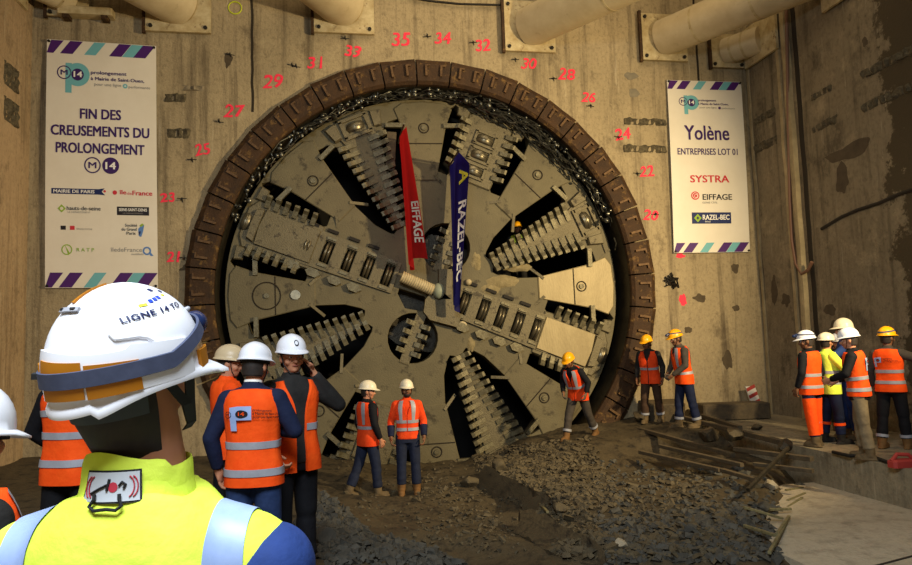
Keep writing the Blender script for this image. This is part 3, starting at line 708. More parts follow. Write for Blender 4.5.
banner('right banner reading Yolène ENTREPRISES LOT 01', [(667, 80), (741, 82), (750, 252), (674, 253)], RB, [(.5, 13), (235, 248.5)])

# ------------------------------------------------------------------ flags hanging before the wheel
M['flag_red'] = mat('red_flag_cloth', '#c81e22', .6, var='#a81418', vs=5); M['flag_blue'] = mat('blue_flag_cloth', '#1e1c78', .6, var='#16145c', vs=5)
for k_, c_ in (('flag_red', '#c81e22'), ('flag_blue', '#1e1c78')):      # thin cloth lets light through
    nt = M[k_].node_tree; b = nt.nodes['Principled BSDF']; tr = nt.nodes.new('ShaderNodeBsdfTranslucent'); tr.inputs[0].default_value = hx(c_)
    mx = nt.nodes.new('ShaderNodeMixShader'); mx.inputs[0].default_value = .5; out = nt.nodes['Material Output']
    nt.links.new(b.outputs[0], mx.inputs[1]); nt.links.new(tr.outputs[0], mx.inputs[2]); nt.links.new(mx.outputs[0], out.inputs[0])
def flag(name, label, px, py, length, depth0, depth1, m, marks, lean, amp, ph, fold):
    """cloth hangs from a staff that juts straight out of the wheel, so it is seen nearly edge-on"""
    y1 = HEAD_Y-.06; y0 = y1-depth0; top = on_y(px, py, y0); root = empty(name, top); tag(root, label, 'flag')
    nu, nv = 20, 44
    def P(u, v, off=0):
        d = depth0*(1-v)+depth1*v; w = amp*(.25+.9*v)
        x = fold(v)*(max(0, .25-u)/.25)**.8+w*(1 if u > .25 else .4+2.4*u)*math.sin(u*7.5+ph+v*1.1)+.35*w*math.sin(u*15+v*2+ph*2)+lean*v+off
        return Vector((x, (depth0-d)*.6+d*u, -length*v*(1-.03*math.sin(u*5+ph))))
    mb = MB(); mb.grid([[P(i/nu, j/nv) for i in range(nu+1)] for j in range(nv+1)]); mb.build('cloth', m, root, 70, fix=False)
    for s_, v0, size, mm, sq in marks:
        me = text_mesh(s_, size, .03*size, 'LEFT')
        for ve in me.vertices:                       # reads downwards on the side turned to us
            v = v0+ve.co.x/length; u = min(.24, max(.005, .125-ve.co.y/size*.26)); ve.co = P(u, min(1, v))+Vector((-.004, -.012, 0))
        me.materials.append(M[mm]); link('flag_lettering', me, root)
    MB().tube([Vector((0, -.06, .03)), Vector((0, y1+.14-top.y, .03))], .022, 8).build('staff', 'tooth', root, 50)
    return root
flag('red_flag', 'red flag hanging edge-on from a staff on the wheel', 404, 126, 2.70, 1.15, 1.1, 'flag_red', [('EIFFAGE', .56, .24, 'white_ink', 1.0)], .16, .06, .4, lambda v: .04+.17*v)
flag('blue_flag', 'narrow blue flag with white and yellow letters hanging on the wheel', 459, 152, 3.1, 1.15, .30, 'flag_blue', [('A', .10, .42, 'yellow_ink', 1.2), ('RAZEL-BEC', .30, .33, 'white_ink', .8)], -.03, .05, 2.2, lambda v: .24-.2*v if v > .08 else .24*v/.08)

# ------------------------------------------------------------------ ground: spoil in the pit, kerb platform, slab
PX = 5.05                                            # platform edge
platform = MB().box(((PX+XR)/2, -8.6, -.75), (XR-PX, 17.2, 1.5)).build('floor_platform', 'kerb'); struct(platform)
slab = MB().box((3.75, -9.9, -.78), (2.6, 10.6, .56)).build('floor_slab', 'slab'); struct(slab)
flo = MB().box((-5.2, -14.2, -.75), (XR-XL-2.6, 6.4, 1.5)); flo = flo.build('floor', 'floor'); struct(flo); flo.location.x = 0.2
MB().bar((5.0, -7.6, -.498), (2.6, -8.3, -.498), .03, .008).build('slab_joint', 'crack', slab)
CTRL = [(-7.7, 0, -.1), (-5, 0, -.25), (-3, 0, -.30), (-2.0, -.2, -.5), (-.9, -.2, -.70), (.2, 0, -.75), (1.0, -.3, -.55), (1.9, -.6, -.2), (2.6, -1.2, -.14), (3.4, -.4, .0), (4.4, -.2, .05), (4.9, -1.0, .0),
        (-1.44, -3.0, -.58), (-.83, -2.8, -.58), (-2.2, -2.5, -.45), (-3.2, -3.4, -.2), (-2.6, -5.2, -.08), (-2.2, -7.4, -.05), (-3.5, -7, 0), (-5.5, -5, 0), (-7.5, -7, 0), (-5, -10.5, .0), (-2.6, -8.6, -.05),
        (.3, -2.0, -.50), (.9, -2.6, -.38), (1.6, -2.6, -.42), (.2, -3.6, -.75), (.6, -4.2, -.72), (1.3, -4.6, -.38), (2.0, -4.2, -.50), (3.0, -3.2, -.62), (3.8, -2.4, -.48), (4.6, -2.6, -.30), (4.7, -3.8, -.38), (4.85, -1.75, .02), (4.6, -1.5, .0), (4.3, -5.0, -.36), (3.6, -5.4, -.36), (2.7, -6.2, -.40),
        (2.0, -6.2, -.45), (1.2, -6.6, -.52), (0, -5.4, -.62), (-.6, -6.6, -.58), (-1.2, -5.0, -.58), (-1.3, -7.2, -.45), (.3, -8, -.62), (1.6, -8, -.62), (2.6, -7.6, -.56), (3.6, -6.6, -.58), (4.6, -5.9, -.58), (4.8, -8, -.7), (3, -9, -.7), (-1.6, -9.2, -.3), (0, -10, -.62), (3, -11, -.7)]
CA = np.array(CTRL)
def base_z(x, y):
    d = (CA[:, 0]-x)**2+(CA[:, 1]-y)**2+.04; w = 1/d**1.7
    return float((w*CA[:, 2]).sum()/w.sum())
def ground_z(x, y):
    z = base_z(x, y); v = Vector((x, y, 0))
    a = noise.fractal(v*1.3, 1.0, 2.0, 5)*.07
    # diagonal tracks and cracks pressed in the spoil
    rough = .035*abs(noise.noise(v*5))+.02*noise.noise(v*13)
    tr = .05*math.sin((x*.55+y*.9)*4.2+1.3*noise.noise(v*.8)) if x < 1.5 else 0
    k = 1 if (x > -2.5) else .35
    z = z+(a+rough+tr*.6)*k
    # the spoil ends in a ragged edge on the concrete slab
    sd = ((x-4.45)*2.37-(y+5.0)*1.71)/2.92+.25*noise.noise(v*1.1)+.1*noise.noise(v*4)
    m = min(1, max(0, (sd+.35)/.5)); m = m*m*(3-2*m)
    if x > 1.8 and y < -3: z = max(z, -.47+.02*noise.noise(v*3))
    if y > -4.2: m *= max(0, 1-(y+4.2)/.5)
    return z*(1-m)-.66*m
GX0, GX1, GY0, GY1, GS = XL-.02, PX+.02, -9.6, .45, .075
nx, ny = int((GX1-GX0)/GS), int((GY1-GY0)/GS)
rows = []
for j in range(ny+1):
    y = GY0+(GY1-GY0)*j/ny; rows.append([Vector((GX0+(GX1-GX0)*i/nx, y, ground_z(GX0+(GX1-GX0)*i/nx, y))) for i in range(nx+1)])
mb = MB(); mb.grid(rows); gz = mb.mesh('ground', 60, fix=False); GBVH = BVHTree.FromPolygons(mb.v, mb.f)
gz.materials.append(M['mud']); ground = tag(link('muddy_ground', gz), None, None, None, 'structure')
def gz_at(x, y):
    h = GBVH.ray_cast(Vector((x, y, 5)), Vector((0, 0, -1))); return h[0].z if h[0] else 0.0
def on_ground(px, py):
    r = ray(px, py); h = GBVH.ray_cast(CAM, r); return h[0] if h[0] else on_z(px, py, 0)
random.seed(21)
def rock_mb(c, r, seed, n=2, flat=.7):
    bm = bmesh.new(); bmesh.ops.create_icosphere(bm, subdivisions=n, radius=1)
    rot = Matrix.Rotation(seed*2.4, 3, 'Z') @ Matrix.Rotation(.5*math.sin(seed*5), 3, 'X'); mb = MB()
    pl = [Vector((math.sin(seed*3+k*2.1), math.cos(seed*1.7+k*1.3), math.sin(seed+k*3.3))).normalized() for k in range(7)]
    P = []
    for v in bm.verts:
        p = v.co.normalized(); 
        for q in pl:
            d = p.dot(q)
            if d > .66: p = p-q*(d-.66)
        p = p*(1+.15*noise.noise(p*2+Vector((seed, 0, 0)))); p.z *= flat; p.y *= .8
        P.append(Vector(c)+(rot @ p)*r)
    mb.add(P, [tuple(v.index for v in f.verts) for f in bm.faces]); bm.free(); return mb
# loose chips of clay: more than anyone could count
def chips(region, n, rmin, rmax, name, m, label, cat, elong=2.2):
    mb = MB(); done = 0
    while done < n:
        px, py = region(); h = GBVH.ray_cast(CAM, ray(px, py))
        if not h[0]: done += 1; continue
        p = h[0]; done += 1
        if p.y > .3: continue
        r = random.uniform(rmin, rmax)*random.choice((.6, .8, 1, 1, 1.4))
        q = Matrix.Rotation(random.uniform(0, 6.3), 3, 'Z') @ Matrix.Rotation(random.uniform(-.9, .9), 3, 'X') @ Matrix.Rotation(random.uniform(-.7, .7), 3, 'Y')
        L = random.uniform(1, elong); P = []
        for z, t in ((-.35, 1), (.35, random.uniform(.4, .9))):
            for x, y in ((-1, -1), (1, -1), (1, 1), (-1, 1)):
                P.append(p+q @ Vector((x*t*L*r*random.uniform(.6, 1.1), y*t*r*random.uniform(.5, 1.1), z*r*1.4*random.uniform(.6, 1.2)))+Vector((0, 0, r*.25)))
        mb.add(P, [(3, 2, 1, 0), (4, 5, 6, 7), (0, 1, 5, 4), (1, 2, 6, 5), (2, 3, 7, 6), (3, 0, 4, 7)])
    o = mb.build(name, m); tag(o, label, cat, None, 'stuff'); return o
def quad(*c):
    def g():
        a, b = random.random(), random.random(); (x0, y0), (x1, y1), (x2, y2), (x3, y3) = c
        return ((x0*(1-a)+x1*a)*(1-b)+(x3*(1-a)+x2*a)*b, (y0*(1-a)+y1*a)*(1-b)+(y3*(1-a)+y2*a)*b)
    return g
def either(*fs):
    return lambda: random.choice(fs)()
chips(either(quad((470, 455), (590, 438), (620, 500), (500, 500)), quad((500, 480), (700, 470), (760, 560), (560, 560)), quad((480, 450), (560, 440), (570, 520), (500, 480))), 5200, .014, .042, 'clay_spoil', 'clod', 'heap of broken grey-brown clay chips in front of the wheel', 'spoil')
chips(either(quad((400, 455), (480, 455), (530, 540), (420, 500)), quad((400, 470), (470, 490), (540, 560), (430, 540)), quad((340, 460), (450, 480), (500, 560), (330, 520))), 650, .010, .030, 'clay_crumbs', 'clod', 'scattered clay crumbs on the trodden spoil slope', 'spoil')
chips(either(quad((590, 460), (770, 470), (800, 560), (600, 565)), quad((600, 520), (780, 500), (800, 560), (600, 565)), quad((325, 525), (420, 545), (470, 566), (325, 566)), quad((300, 480), (345, 510), (400, 560), (320, 560))), 2600, .014, .048, 'grey_rubble', 'stone', 'grey broken stone rubble at the near edge of the pit', 'rubble', 1.6)
# individual bigger stones and clods
BIG = [(709, 432, 20, 'dark clod', 'mud', 'dark clay clod behind the top beam, nearest to the orange-vested walker'), (734, 432, 17, 'clod', 'mud', 'dark rounded clod on the ledge, middle of three'), (757, 426, 9, 'clod', 'mud', 'small dark clod alone on the pale ledge'),
       (786, 443, 15, 'clod', 'mud', 'dark clod by the feet of the man in orange trousers'), (772, 484, 13, 'stone', 'paleslab', 'pale lumpy stone at the top of the rubble edge'), (800, 488, 15, 'stone', 'stone', 'grey angular stone leaning on the platform face'),
       (764, 505, 13, 'stone', 'stone', 'dark stone below the pale lumpy stone'), (746, 521, 12, 'stone', 'stone', 'grey stone in the right part of the rubble'), (798, 548, 12, 'stone', 'stone', 'stone lying on the slab beside the rods'),
       (692, 528, 13, 'stone', 'stone', 'light grey stone among the rubble chips'), (622, 543, 14, 'stone', 'paleslab', 'pale stone at the bottom of the rubble'), (314, 494, 17, 'stone', 'stone', 'pale grey block by the phone man, on the left ledge'),
       (322, 535, 24, 'slab', 'stone', 'large grey block at the left bottom edge'), (304, 520, 20, 'slab', 'stone', 'grey block partly behind the yellow jacket sleeve'), (388, 548, 13, 'stone', 'stone', 'grey stone at the bottom centre of the pit'), (356, 541, 12, 'stone', 'stone', 'grey stone beside the large left block'),
       (433, 551, 12, 'stone', 'stone', 'grey stone right of the bottom centre stone'), (640, 415, 15, 'clod', 'mud', 'dark clay lump at the ring foot, left of the walkers'), (620, 405, 22, 'clod', 'mud', 'big dark clay heap under the right ring foot'), (470, 480, 16, 'clod', 'clod', 'clay lump left of the dark trench'), (500, 465, 18, 'clod', 'clod', 'clay lump on top of the spoil heap'), (560, 508, 15, 'clod', 'clod', 'clay lump beside the tilted dark slab')]
for i, (px, py, h, nm, m, lb) in enumerate(BIG):
    nm = {'dark clod': 'clay_clod', 'clod': 'clay_clod', 'stone': 'stone', 'slab': 'stone_block'}[nm]
    p = on_ground(px, py+h*.4) if px < 700 or py > 460 else on_z(px, py+h*.45, 0.0)
    if p.x > PX: p.z = 0
    d = (p-CAM).dot(F3); r = h*d/700*.62
    mb = rock_mb((0, 0, r*.45), r, i*1.7+.4, 3, .75); o = mb.build(nm, m, None, 30); o.location = p; tag(o, lb, 'stone' if 'stone' in nm else 'clod', 'loose clods and stones')
# tilted dark slab of clay with broken edge, and the trench wall
def slabrock(name, pts, thick, m, label):
    P = [on_ground(x, y)+Vector((0, 0, dz)) for x, y, dz in pts]; c = sum(P, Vector())/len(P); mb = MB(); n = 10
    top = []; 
    for i in range(len(P)):
        a, b = P[i], P[(i+1) % len(P)]
        for j in range(n):
            q = a.lerp(b, j/n); q = q+Vector((noise.noise(q*6), noise.noise(q*6+Vector((5, 0, 0))), noise.noise(q*5+Vector((0, 9, 0)))))*.06; top.append(q-c)
    bot = [q*.97-Vector((0, 0, thick)) for q in top]; mid = [q*1.05-Vector((0, 0, thick*.4)) for q in top]
    mb.loft([bot, mid, top]); o = mb.build(name, m, None, 30); o.location = c; return tag(o, label, 'clod')
slabrock('clay_slab', [(515, 534, .02), (522, 526, .20), (545, 532, .22), (600, 560, .14), (606, 570, .02), (560, 560, .02)], .3, 'mud', 'long tilted dark slab of clay at the bottom of the pit')
slabrock('clay_bank', [(476, 486, .02), (484, 474, .14), (520, 494, .16), (556, 512, .16), (562, 520, .04), (520, 508, .02)], .3, 'clod', 'broken clay bank above the dark trench')
# timbers, rails and rods
def beam(px, w, h, m, label, name='timber_beam', lift=(0, 0), grp='muddy beams lying across the pit edge', cat='beam', zs=None):
    (x0, y0), (x1, y1) = px
    a = on_z(x0, y0, zs[0]) if zs else on_ground(x0, y0)+Vector((0, 0, lift[0])); b = on_z(x1, y1, zs[1]) if zs else on_ground(x1, y1)+Vector((0, 0, lift[1]))
    mb = MB(); d = b-a; n = 6; rows = []
    sx = d.cross(Vector((0, 0, 1))).normalized(); u = sx.cross(d).normalized()
    for i in range(n+1):
        p = d*(i/n)
        rows.append([p+sx*(i_*w/2)+u*(j_*h/2) for i_, j_ in ((-1, -.8), (-.85, -1), (.85, -1), (1, -.8), (1, .8), (.85, 1), (-.85, 1), (-1, .8))])
    mb.loft(rows); o = mb.build(name, m, None, 40); o.location = a; return tag(o, label, cat, grp)
beam(((640, 407), (789, 444)), 0.10, 0.08, 'timber', 'longest pale timber, topmost, running down to the orange-trousered man', zs=(.12, .08))
beam(((648, 398), (740, 428)), 0.090, 0.078, 'timber', 'timber close to the wall behind the walkers', zs=(.12, .10))
beam(((632, 427), (733, 455)), 0.083, 0.065, 'timber', 'second timber from the top, ending in mid pit', zs=(-.05, -.12))
beam(((660, 446), (742, 465)), 0.075, 0.058, 'timber', 'third timber from the top, short', zs=(-.15, -.2))
beam(((640, 452), (720, 470)), 0.075, 0.058, 'timber', 'fourth timber, half buried in dark mud', zs=(-.25, -.28))
beam(((735, 449), (812, 459)), 0.090, 0.065, 'timber', 'timber lying against the platform edge', zs=(-.04, -.02))
beam(((754, 464), (813, 471)), 0.075, 0.052, 'timber', 'lower short timber along the platform face', zs=(-.14, -.14))
beam(((722, 470), (760, 481)), 0.075, 0.052, 'timber', 'stub of timber poking out above the rubble', zs=(-.22, -.22))
beam(((748, 490), (788, 448)), .045, .045, 'darksteel', 'thin dark steel bar leaning up to the platform', 'steel_bar', zs=(-.2, .12), grp='bars and rods in the rubble')
for i, (a, b, lb) in enumerate((((745, 533), (776, 551), 'pale rod lying lowest but one in the rubble'), ((770, 561), (787, 537), 'rod leaning up at the lowest edge'), ((744, 514), (783, 532), 'long pale rod crossing the rubble'), ((786, 496), (804, 499), 'topmost short rod sticking out towards the slab'), ((788, 507), (806, 505), 'second short rod from the top of the edge'), ((788, 514), (803, 510), 'third short rod from the top of the edge'), ((778, 541), (790, 530), 'short steep rod above the lowest'), ((770, 516), (792, 522), 'bent pale rod in the middle of the edge'), ((536, 505), (548, 525), 'thin rod beside the tilted dark slab'))):
    o = beam((a, b), .034, .03, 'fibre', lb, 'fibre_rod', (.08, .16), 'pale rods at the rubble edge', 'rod')
# planks, boards and striped marker at the foot of the back wall
bx = tag(MB().cbox((0, 0, .16), (1.4, .5, .32), None, .06).build('wooden_crate', 'timber'), 'low brown wooden crate at the foot of the back wall', 'crate'); bx.location = on_z(733, 418, .02); bx.rotation_euler = (0, 0, R(-8)); bx.location.y = min(bx.location.y, -.35)
bx2 = tag(MB().cbox((0, 0, .20), (.9, .4, .40), Matrix.Rotation(R(12), 3, 'X'), .06).build('wooden_crate', 'timber'), 'smaller wooden crate beside the walker, left of the low crate', 'crate'); bx2.location = (4.75, -.3, .0)
M['stripe_w'] = mat('marker_white', '#d8d0c0', .6); M['stripe_r'] = mat('marker_red', '#a83830', .6)
mk = empty('striped_marker', (7.0, -.35, 0)); mk.scale = (.8, .8, .7); tag(mk, 'leaning red and white striped marker board in the right corner', 'marker')
mb = MB().box((0, 0, .45), (.28, .05, .9), None); mb.xf(lambda p: Vector((p.x-.2*p.z, p.y+.12*p.z, p.z))); mb.build('board', 'stripe_w', mk)
for i in range(4):
    mb = MB(); z = .08+.22*i; mb.add([(-.14, -.03, z), (.14, -.03, z+.12), (.14, -.03, z+.22), (-.14, -.03, z+.10), (-.14, -.02, z), (.14, -.02, z+.12), (.14, -.02, z+.22), (-.14, -.02, z+.10)], [(0, 1, 2, 3), (7, 6, 5, 4), (0, 4, 5, 1), (1, 5, 6, 2), (2, 6, 7, 3), (3, 7, 4, 0)])
    mb.xf(lambda p: Vector((p.x-.2*p.z, p.y+.12*p.z, p.z))); mb.build('red_stripe', 'stripe_r', mk)
# cable and red clamp on the platform
pts = [on_z(x, y, .03) for x, y in ((833, 452), (850, 456), (868, 455), (890, 463), (912, 462))]
tag(MB().tube(pts, .025, 8).build('power_cable', 'nail', None, 60), 'dark cable on the platform edge beside the khaki trousers', 'cable')
cl = MB(); c = on_z(902, 463, .05)
cl.cbox((0, 0, .05), (.34, .16, .10), None, .2); cl.tube([(-.15, 0, .08), (-.05, .02, .16), (.1, 0, .15), (.2, -.02, .06)], .025, 8)
o = cl.build('lifting_clamp', 'stripe_r'); o.location = c-Vector((0, 0, .05)); tag(o, 'dull red clamp lying on the platform edge at far right', 'clamp')
# ------------------------------------------------------------------ people
def cloth(n, c, v=None): M[n] = mat(n, c, .8, var=v or c, vs=7, bump=.25, bs=25, spec=.2)
for n_, c_, v_ in (('orange', '#ff5a14', '#f04808'), ('orange_dim', '#f4501c', '#d83c10'), ('hivis_yellow', '#e6fa5c', '#dcf048'), ('navy_cloth', '#1c2440', '#141a30'), ('blue_cloth', '#29407c', '#223668'), ('black_cloth', '#17161a', '#0f0f12'), ('jeans', '#1e2c4c', '#2a3c62'), ('darkjeans', '#191d2c', '#232a40'),
                  ('grey_cloth', '#4c443c', '#3a342e'), ('khaki', '#8a7a5e', '#6e604a'), ('brownboot', '#6a4a28', '#7c5a34'), ('muddyboot', '#6e5c42', '#56472f'), ('blackboot', '#1c1a18', '#34302a'), ('dark_grey', '#2a2826', '#1e1c1a'), ('brown_cloth', '#4a3628', '#3a2a1e')): cloth(n_, c_, v_)
M['skin'] = mat('skin', '#b87c5c', .55, var='#c88c6a', vs=4, spec=.3); M['skin_dark'] = mat('skin_tan', '#6e4830', .55, var='#7c5438', vs=4); 
M['glove'] = mat('work_glove', '#5a5248', .8)
M['hair'] = mat('dark_hair', '#1c1512', .7, var='#2c221a', vs=30); M['eye'] = mat('eye_white', '#d8d0c4', .3); M['iris'] = mat('dark_iris', '#20160f', .3); M['lips'] = mat('lips', '#8e4c40', .6)
M['band'] = mat('silver_reflective_band', '#8f8f94', .45, var='#a0a0a6', vs=12, spec=.5)
M['band_blue'] = mat('bluish_reflective_band', '#9fb4dc', .45, var='#8ea4d0', vs=12, spec=.5)
M['hat_white'] = mat('white_hard_hat', '#e9e9ee', .28, spec=.5); M['hat_cream'] = mat('cream_hard_hat', '#e4d8bc', .35); M['hat_beige'] = mat('beige_hard_hat', '#d0b890', .4); M['hat_yellow'] = mat('yellow_hard_hat', '#f0a80c', .35)
M['strap'] = mat('black_strap', '#121214', .7); M['amber'] = mat('amber_sticker', '#a8660c', .45, var='#b87414', vs=8); M['headstrap'] = mat('slate_elastic_strap', '#3a4056', .8, var='#464c64', vs=40); M['lampshell'] = mat('navy_lamp_shell', '#1e2a4c', .25); M['phone'] = mat('phone_black', '#0c0c0e', .2)
M['lens'] = mat('clear_goggle_lens', '#d8dce0', .1); 
_b = M['lens'].node_tree.nodes['Principled BSDF']; _b.inputs['Transmission Weight'].default_value = .9; _b.inputs['Alpha'].default_value = .45

def torso_tf(lean, twist, side, slope=.16):
    def T(p):
        p = Vector(p); u_ = min(1, max(0, (p.z-1.22)/.18)); p = Vector((p.x, p.y, p.z-slope*max(0, abs(p.x)-.06)*u_*u_*(3-2*u_))); k = min(1, max(0, (p.z-.88)/.22)); k = k*k*(3-2*k)
        q = p-Vector((0, 0, .93))
        q = Matrix.Rotation(-R(lean)*k, 3, 'X') @ Matrix.Rotation(R(side)*k, 3, 'Y') @ Matrix.Rotation(R(twist)*k, 3, 'Z') @ q
        return q+Vector((0, 0, .93))
    return T
def sring(z, a, b, y0=0, n=28, e=2.4):
    P = []
    for k in range(n):
        t = 2*PI*k/n; c, s_ = math.cos(t), math.sin(t)
        P.append(Vector((a*math.copysign(abs(c)**(2/e), c), y0+b*math.copysign(abs(s_)**(2/e), s_), z)))
    return P
TORSO = [(.80, .182, .122, 0), (.92, .176, .124, 0), (1.05, .154, .108, 0), (1.18, .160, .114, .0), (1.30, .174, .122, -.005), (1.38, .176, .117, -.01), (1.435, .160, .102, -.015), (1.47, .135, .085, -.015), (1.50, .085, .07, -.015)]
def prof(z, extra=0):
    T = TORSO; z = min(max(z, T[0][0]), T[-1][0])
    for i in range(len(T)-1):
        if z <= T[i+1][0]:
            t = (z-T[i][0])/(T[i+1][0]-T[i][0]); return tuple(T[i][k]*(1-t)+T[i+1][k]*t+(extra if k in (1, 2) else 0) for k in (0, 1, 2, 3))
def surf(theta, z, extra, e=2.4):
    _, a, b, y0 = prof(z, extra); c, s_ = math.cos(theta), math.sin(theta)
    return Vector((a*math.copysign(abs(c)**(2/e), c), y0+b*math.copysign(abs(s_)**(2/e), s_), z))
def loftz(zs, extra, n=32, fold=0, seed=0):
    rings = []
    for z in zs:
        rings.append([surf(2*PI*k/n, z, extra+fold*noise.noise(Vector((math.cos(2*PI*k/n)*2.2+seed, math.sin(2*PI*k/n)*2.2, z*3)))) for k in range(n)])
    return rings
def hat_point(th, ph, a, b, h, off=0.0, ridge=.02):
    x, y, z = math.cos(ph)*math.cos(th), math.cos(ph)*math.sin(th), math.sin(ph)
    k = 1+ridge*math.exp(-(x/.16)**2)*max(0, z)**.5
    sq = math.sin(ph)**.9 if ph > 0 else 0
    p = Vector((a*x*k, b*y*k, h*sq*k)); nrm = Vector((x/a, y/b, z/h)).normalized()
    return p+nrm*off
def hat_mesh(a, b, h, peak=.05, rim=.012, drop=.006, back_drop=0.0, n=40):
    mb = MB(); rows = []
    for ph in (88, 78, 66, 54, 42, 30, 19, 9, 0):
        rows.append([hat_point(2*PI*k/n, R(ph), a, b, h) for k in range(n)])
    def brim(e, dz, sc=1.0):
        r = []
        for k in range(n):
            t = 2*PI*k/n; fr = max(0, math.sin(t))**2.5; bk = max(0, -math.sin(t))**1.5; ex = rim*e+peak*fr*e
            r.append(Vector(((a*sc+ex*.8)*math.cos(t), (b*sc+ex)*math.sin(t), dz-drop*e-.016*fr*e-back_drop*bk)))
        return r
    rows += [brim(.5, -.001), brim(1, -.004), brim(1.02, -.009), brim(.9, -.012), brim(0, -.008, .93)]
    mb.loft(rows, True); return mb
def person(label, loc_, heading, s=1.0, lean=0, twist=0, side=0, head=(0, 0), arms=None, legs=((4, 4, 3), (-4, 2, 3)), top='navy_cloth', sleeves=True, vest='orange', bands=(.90, 1.12), shoulder_bands=False, vest_z=(.80, 1.475), vest_x=.027,
           trousers='darkjeans', tband=None, boots='muddyboot', hat='hat_white', hat_kw=None, skin='skin', fine=.012, hair=True, beard=False, lamp=False, glove=False, group=None, name='person', cuff=None, jacket_hem=.86, tpatch=None, sink=0, peak=None, sw=.174, jx=.008, slope=.16, hup=0, vopen=(1.5, 24)):
    root = empty(name, loc_, -R(heading)); root.scale = (s, s, s); tag(root, label, 'person', group)
    T = torso_tf(lean, twist, side, slope)
    # ---- legs
    J = []; low = 9
    for sd, (fw, kn, sp) in zip((1, -1), legs):
        hip = Vector((.092*sd, 0, .93)); d1 = Vector((math.sin(R(sp))*sd, math.sin(R(fw)), -math.cos(R(fw)))).normalized(); k_ = hip+d1*.43
        f2 = fw-kn; d2 = Vector((math.sin(R(sp*.6))*sd, math.sin(R(f2)), -math.cos(R(f2)))).normalized(); an = k_+d2*.42; J.append((hip, k_, an, f2)); low = min(low, an.z)
    DZ = .085-low-sink
    up = Vector((0, 0, DZ))
    # ---- head frame
    nb = T(Vector((0, -.02, 1.47)))+Vector((0, 0, hup))
    hr = Matrix.Rotation(-R(lean)*.6, 3, 'X') @ Matrix.Rotation(R(side)*.5, 3, 'Y') @ Matrix.Rotation(R(twist)-R(head[0]), 3, 'Z') @ Matrix.Rotation(R(head[1]), 3, 'X')
    def Hd(p): return nb+hr @ (Vector(p)-Vector((0, -.02, 1.47)))
    # ---- arms
    A = []
    arms = arms or (None, None)
    for sd, a in zip((1, -1), arms):
        sh = Vector((sw*sd, -.012, 1.415))
        if a is None: a = ((.262*sd, -.03, 1.14), (.262*sd, .07, .90))
        el, wr = Vector(a[0]), Vector(a[1]); P = [T(sh), T(el), T(wr)]
        curl = a[2] if len(a) > 2 else 1.0; palm = Vector(a[3]) if len(a) > 3 else None
        A.append((sd, P, curl, palm))
    # ---- body: one continuous figure
    b = MB()
    b.ell((0, -.008, 1.650), (.076, .096, .100)); b.ell((0, .022, 1.578), (.056, .070, .072)); b.ell((0, .062, 1.540), (.026, .026, .020)); b.ell((0, .078, 1.655), (.05, .018, .018))
    b.caps((0, .088, 1.640), (0, .112, 1.604), .011, .017, 10); b.ell((.013, .100, 1.600), (.010, .012, .009)); b.ell((-.013, .100, 1.600), (.010, .012, .009))
    for sd in (1, -1):
        b.ell((.079*sd, -.008, 1.622), (.013, .024, .034)); b.ell((.045*sd, .060, 1.600), (.026, .03, .026))
    b.ell((0, .082, 1.572), (.026, .014, .016)); b.caps((0, -.022, 1.42-hup*.7), (0, -.005, 1.58), .060+hup*.28, .056+hup*.12)
    b.xf(Hd)
    t = MB(); t.loft([[T(p) for p in r] for r in loftz((.84, .95, 1.08, 1.2, 1.32, 1.40, 1.44, 1.475), -.022, 20)])
    for sd, P, _, _ in A: t.caps(T((.12*sd, -.01, 1.40)), P[0], .06, .058); t.caps(P[0], P[1], .052, .041); t.caps(P[1], P[2], .041, .029)
    for hip, kn_, an, _ in J: t.caps(hip, kn_, .080, .055); t.caps(kn_, an, .054, .036); t.caps(an, an+Vector((0, .03, -.03)), .034, .03)
    b.add(t.v, t.f)
    hands = MB(); palms = []
    for sd, P, curl, pv in A:
        d = (P[2]-P[1]).normalized(); inw = pv if pv else Vector((-sd, 0, 0)); m_ = (inw-d*inw.dot(d)).normalized(); sp = d.cross(m_)*(1 if True else 1)
        if pv is None and sp.y < 0: sp = -sp
        if pv is not None and sp.z < 0: sp = -sp
        rot = Matrix((sp, d, m_)).transposed()
        b.ell(P[2]+d*.052, (.043, .056, .019), rot); b.caps(P[2]-d*.02, P[2]+d*.03, .030, .031)
        for i in range(4):
            base = P[2]+d*.088+sp*((1.5-i)*.0205); L = (.040, .045, .042, .033)[i]; pts = [P[2]+d*.06+sp*((1.5-i)*.017), base]; ang = 0; p = base
            for seg, q in ((L, 22), (L*.75, 42), (L*.6, 38)):
                ang += q*curl; dd = d*math.cos(R(ang))+m_*math.sin(R(ang))+sp*((1.5-i)*.06); p = p+dd.normalized()*seg; pts.append(p)
            hands.tube([pts[0]]+pts[1:]+[pts[-1]+(pts[-1]-pts[-2])*.18], [.0095, .0098, .0092, .0085, .0078, .003], 8)
        tb = P[2]+d*.030+sp*.030; td = (d*.75+sp*.75+m_*.25).normalized(); t2 = tb+td*.045; td2 = (d*.9+sp*.25+m_*.45).normalized()
        hands.tube([P[2]+d*.025+sp*.012, tb, t2, t2+td2*.032, t2+td2*.038], [.012, .0125, .0105, .0092, .004], 8); palms.append((P[2]+d*.07, d, m_, sp))
    def fin(mb): return mb.xf(lambda p: p+up)
    body = fin(b).build('body', skin, root); remesh(body, fine, 3, .5)
    fin(hands); hm = hands.build('hand_fingers', 'glove' if glove else skin, root, 60); body['_h'] = hm.name
    # ---- face
    fc = MB()
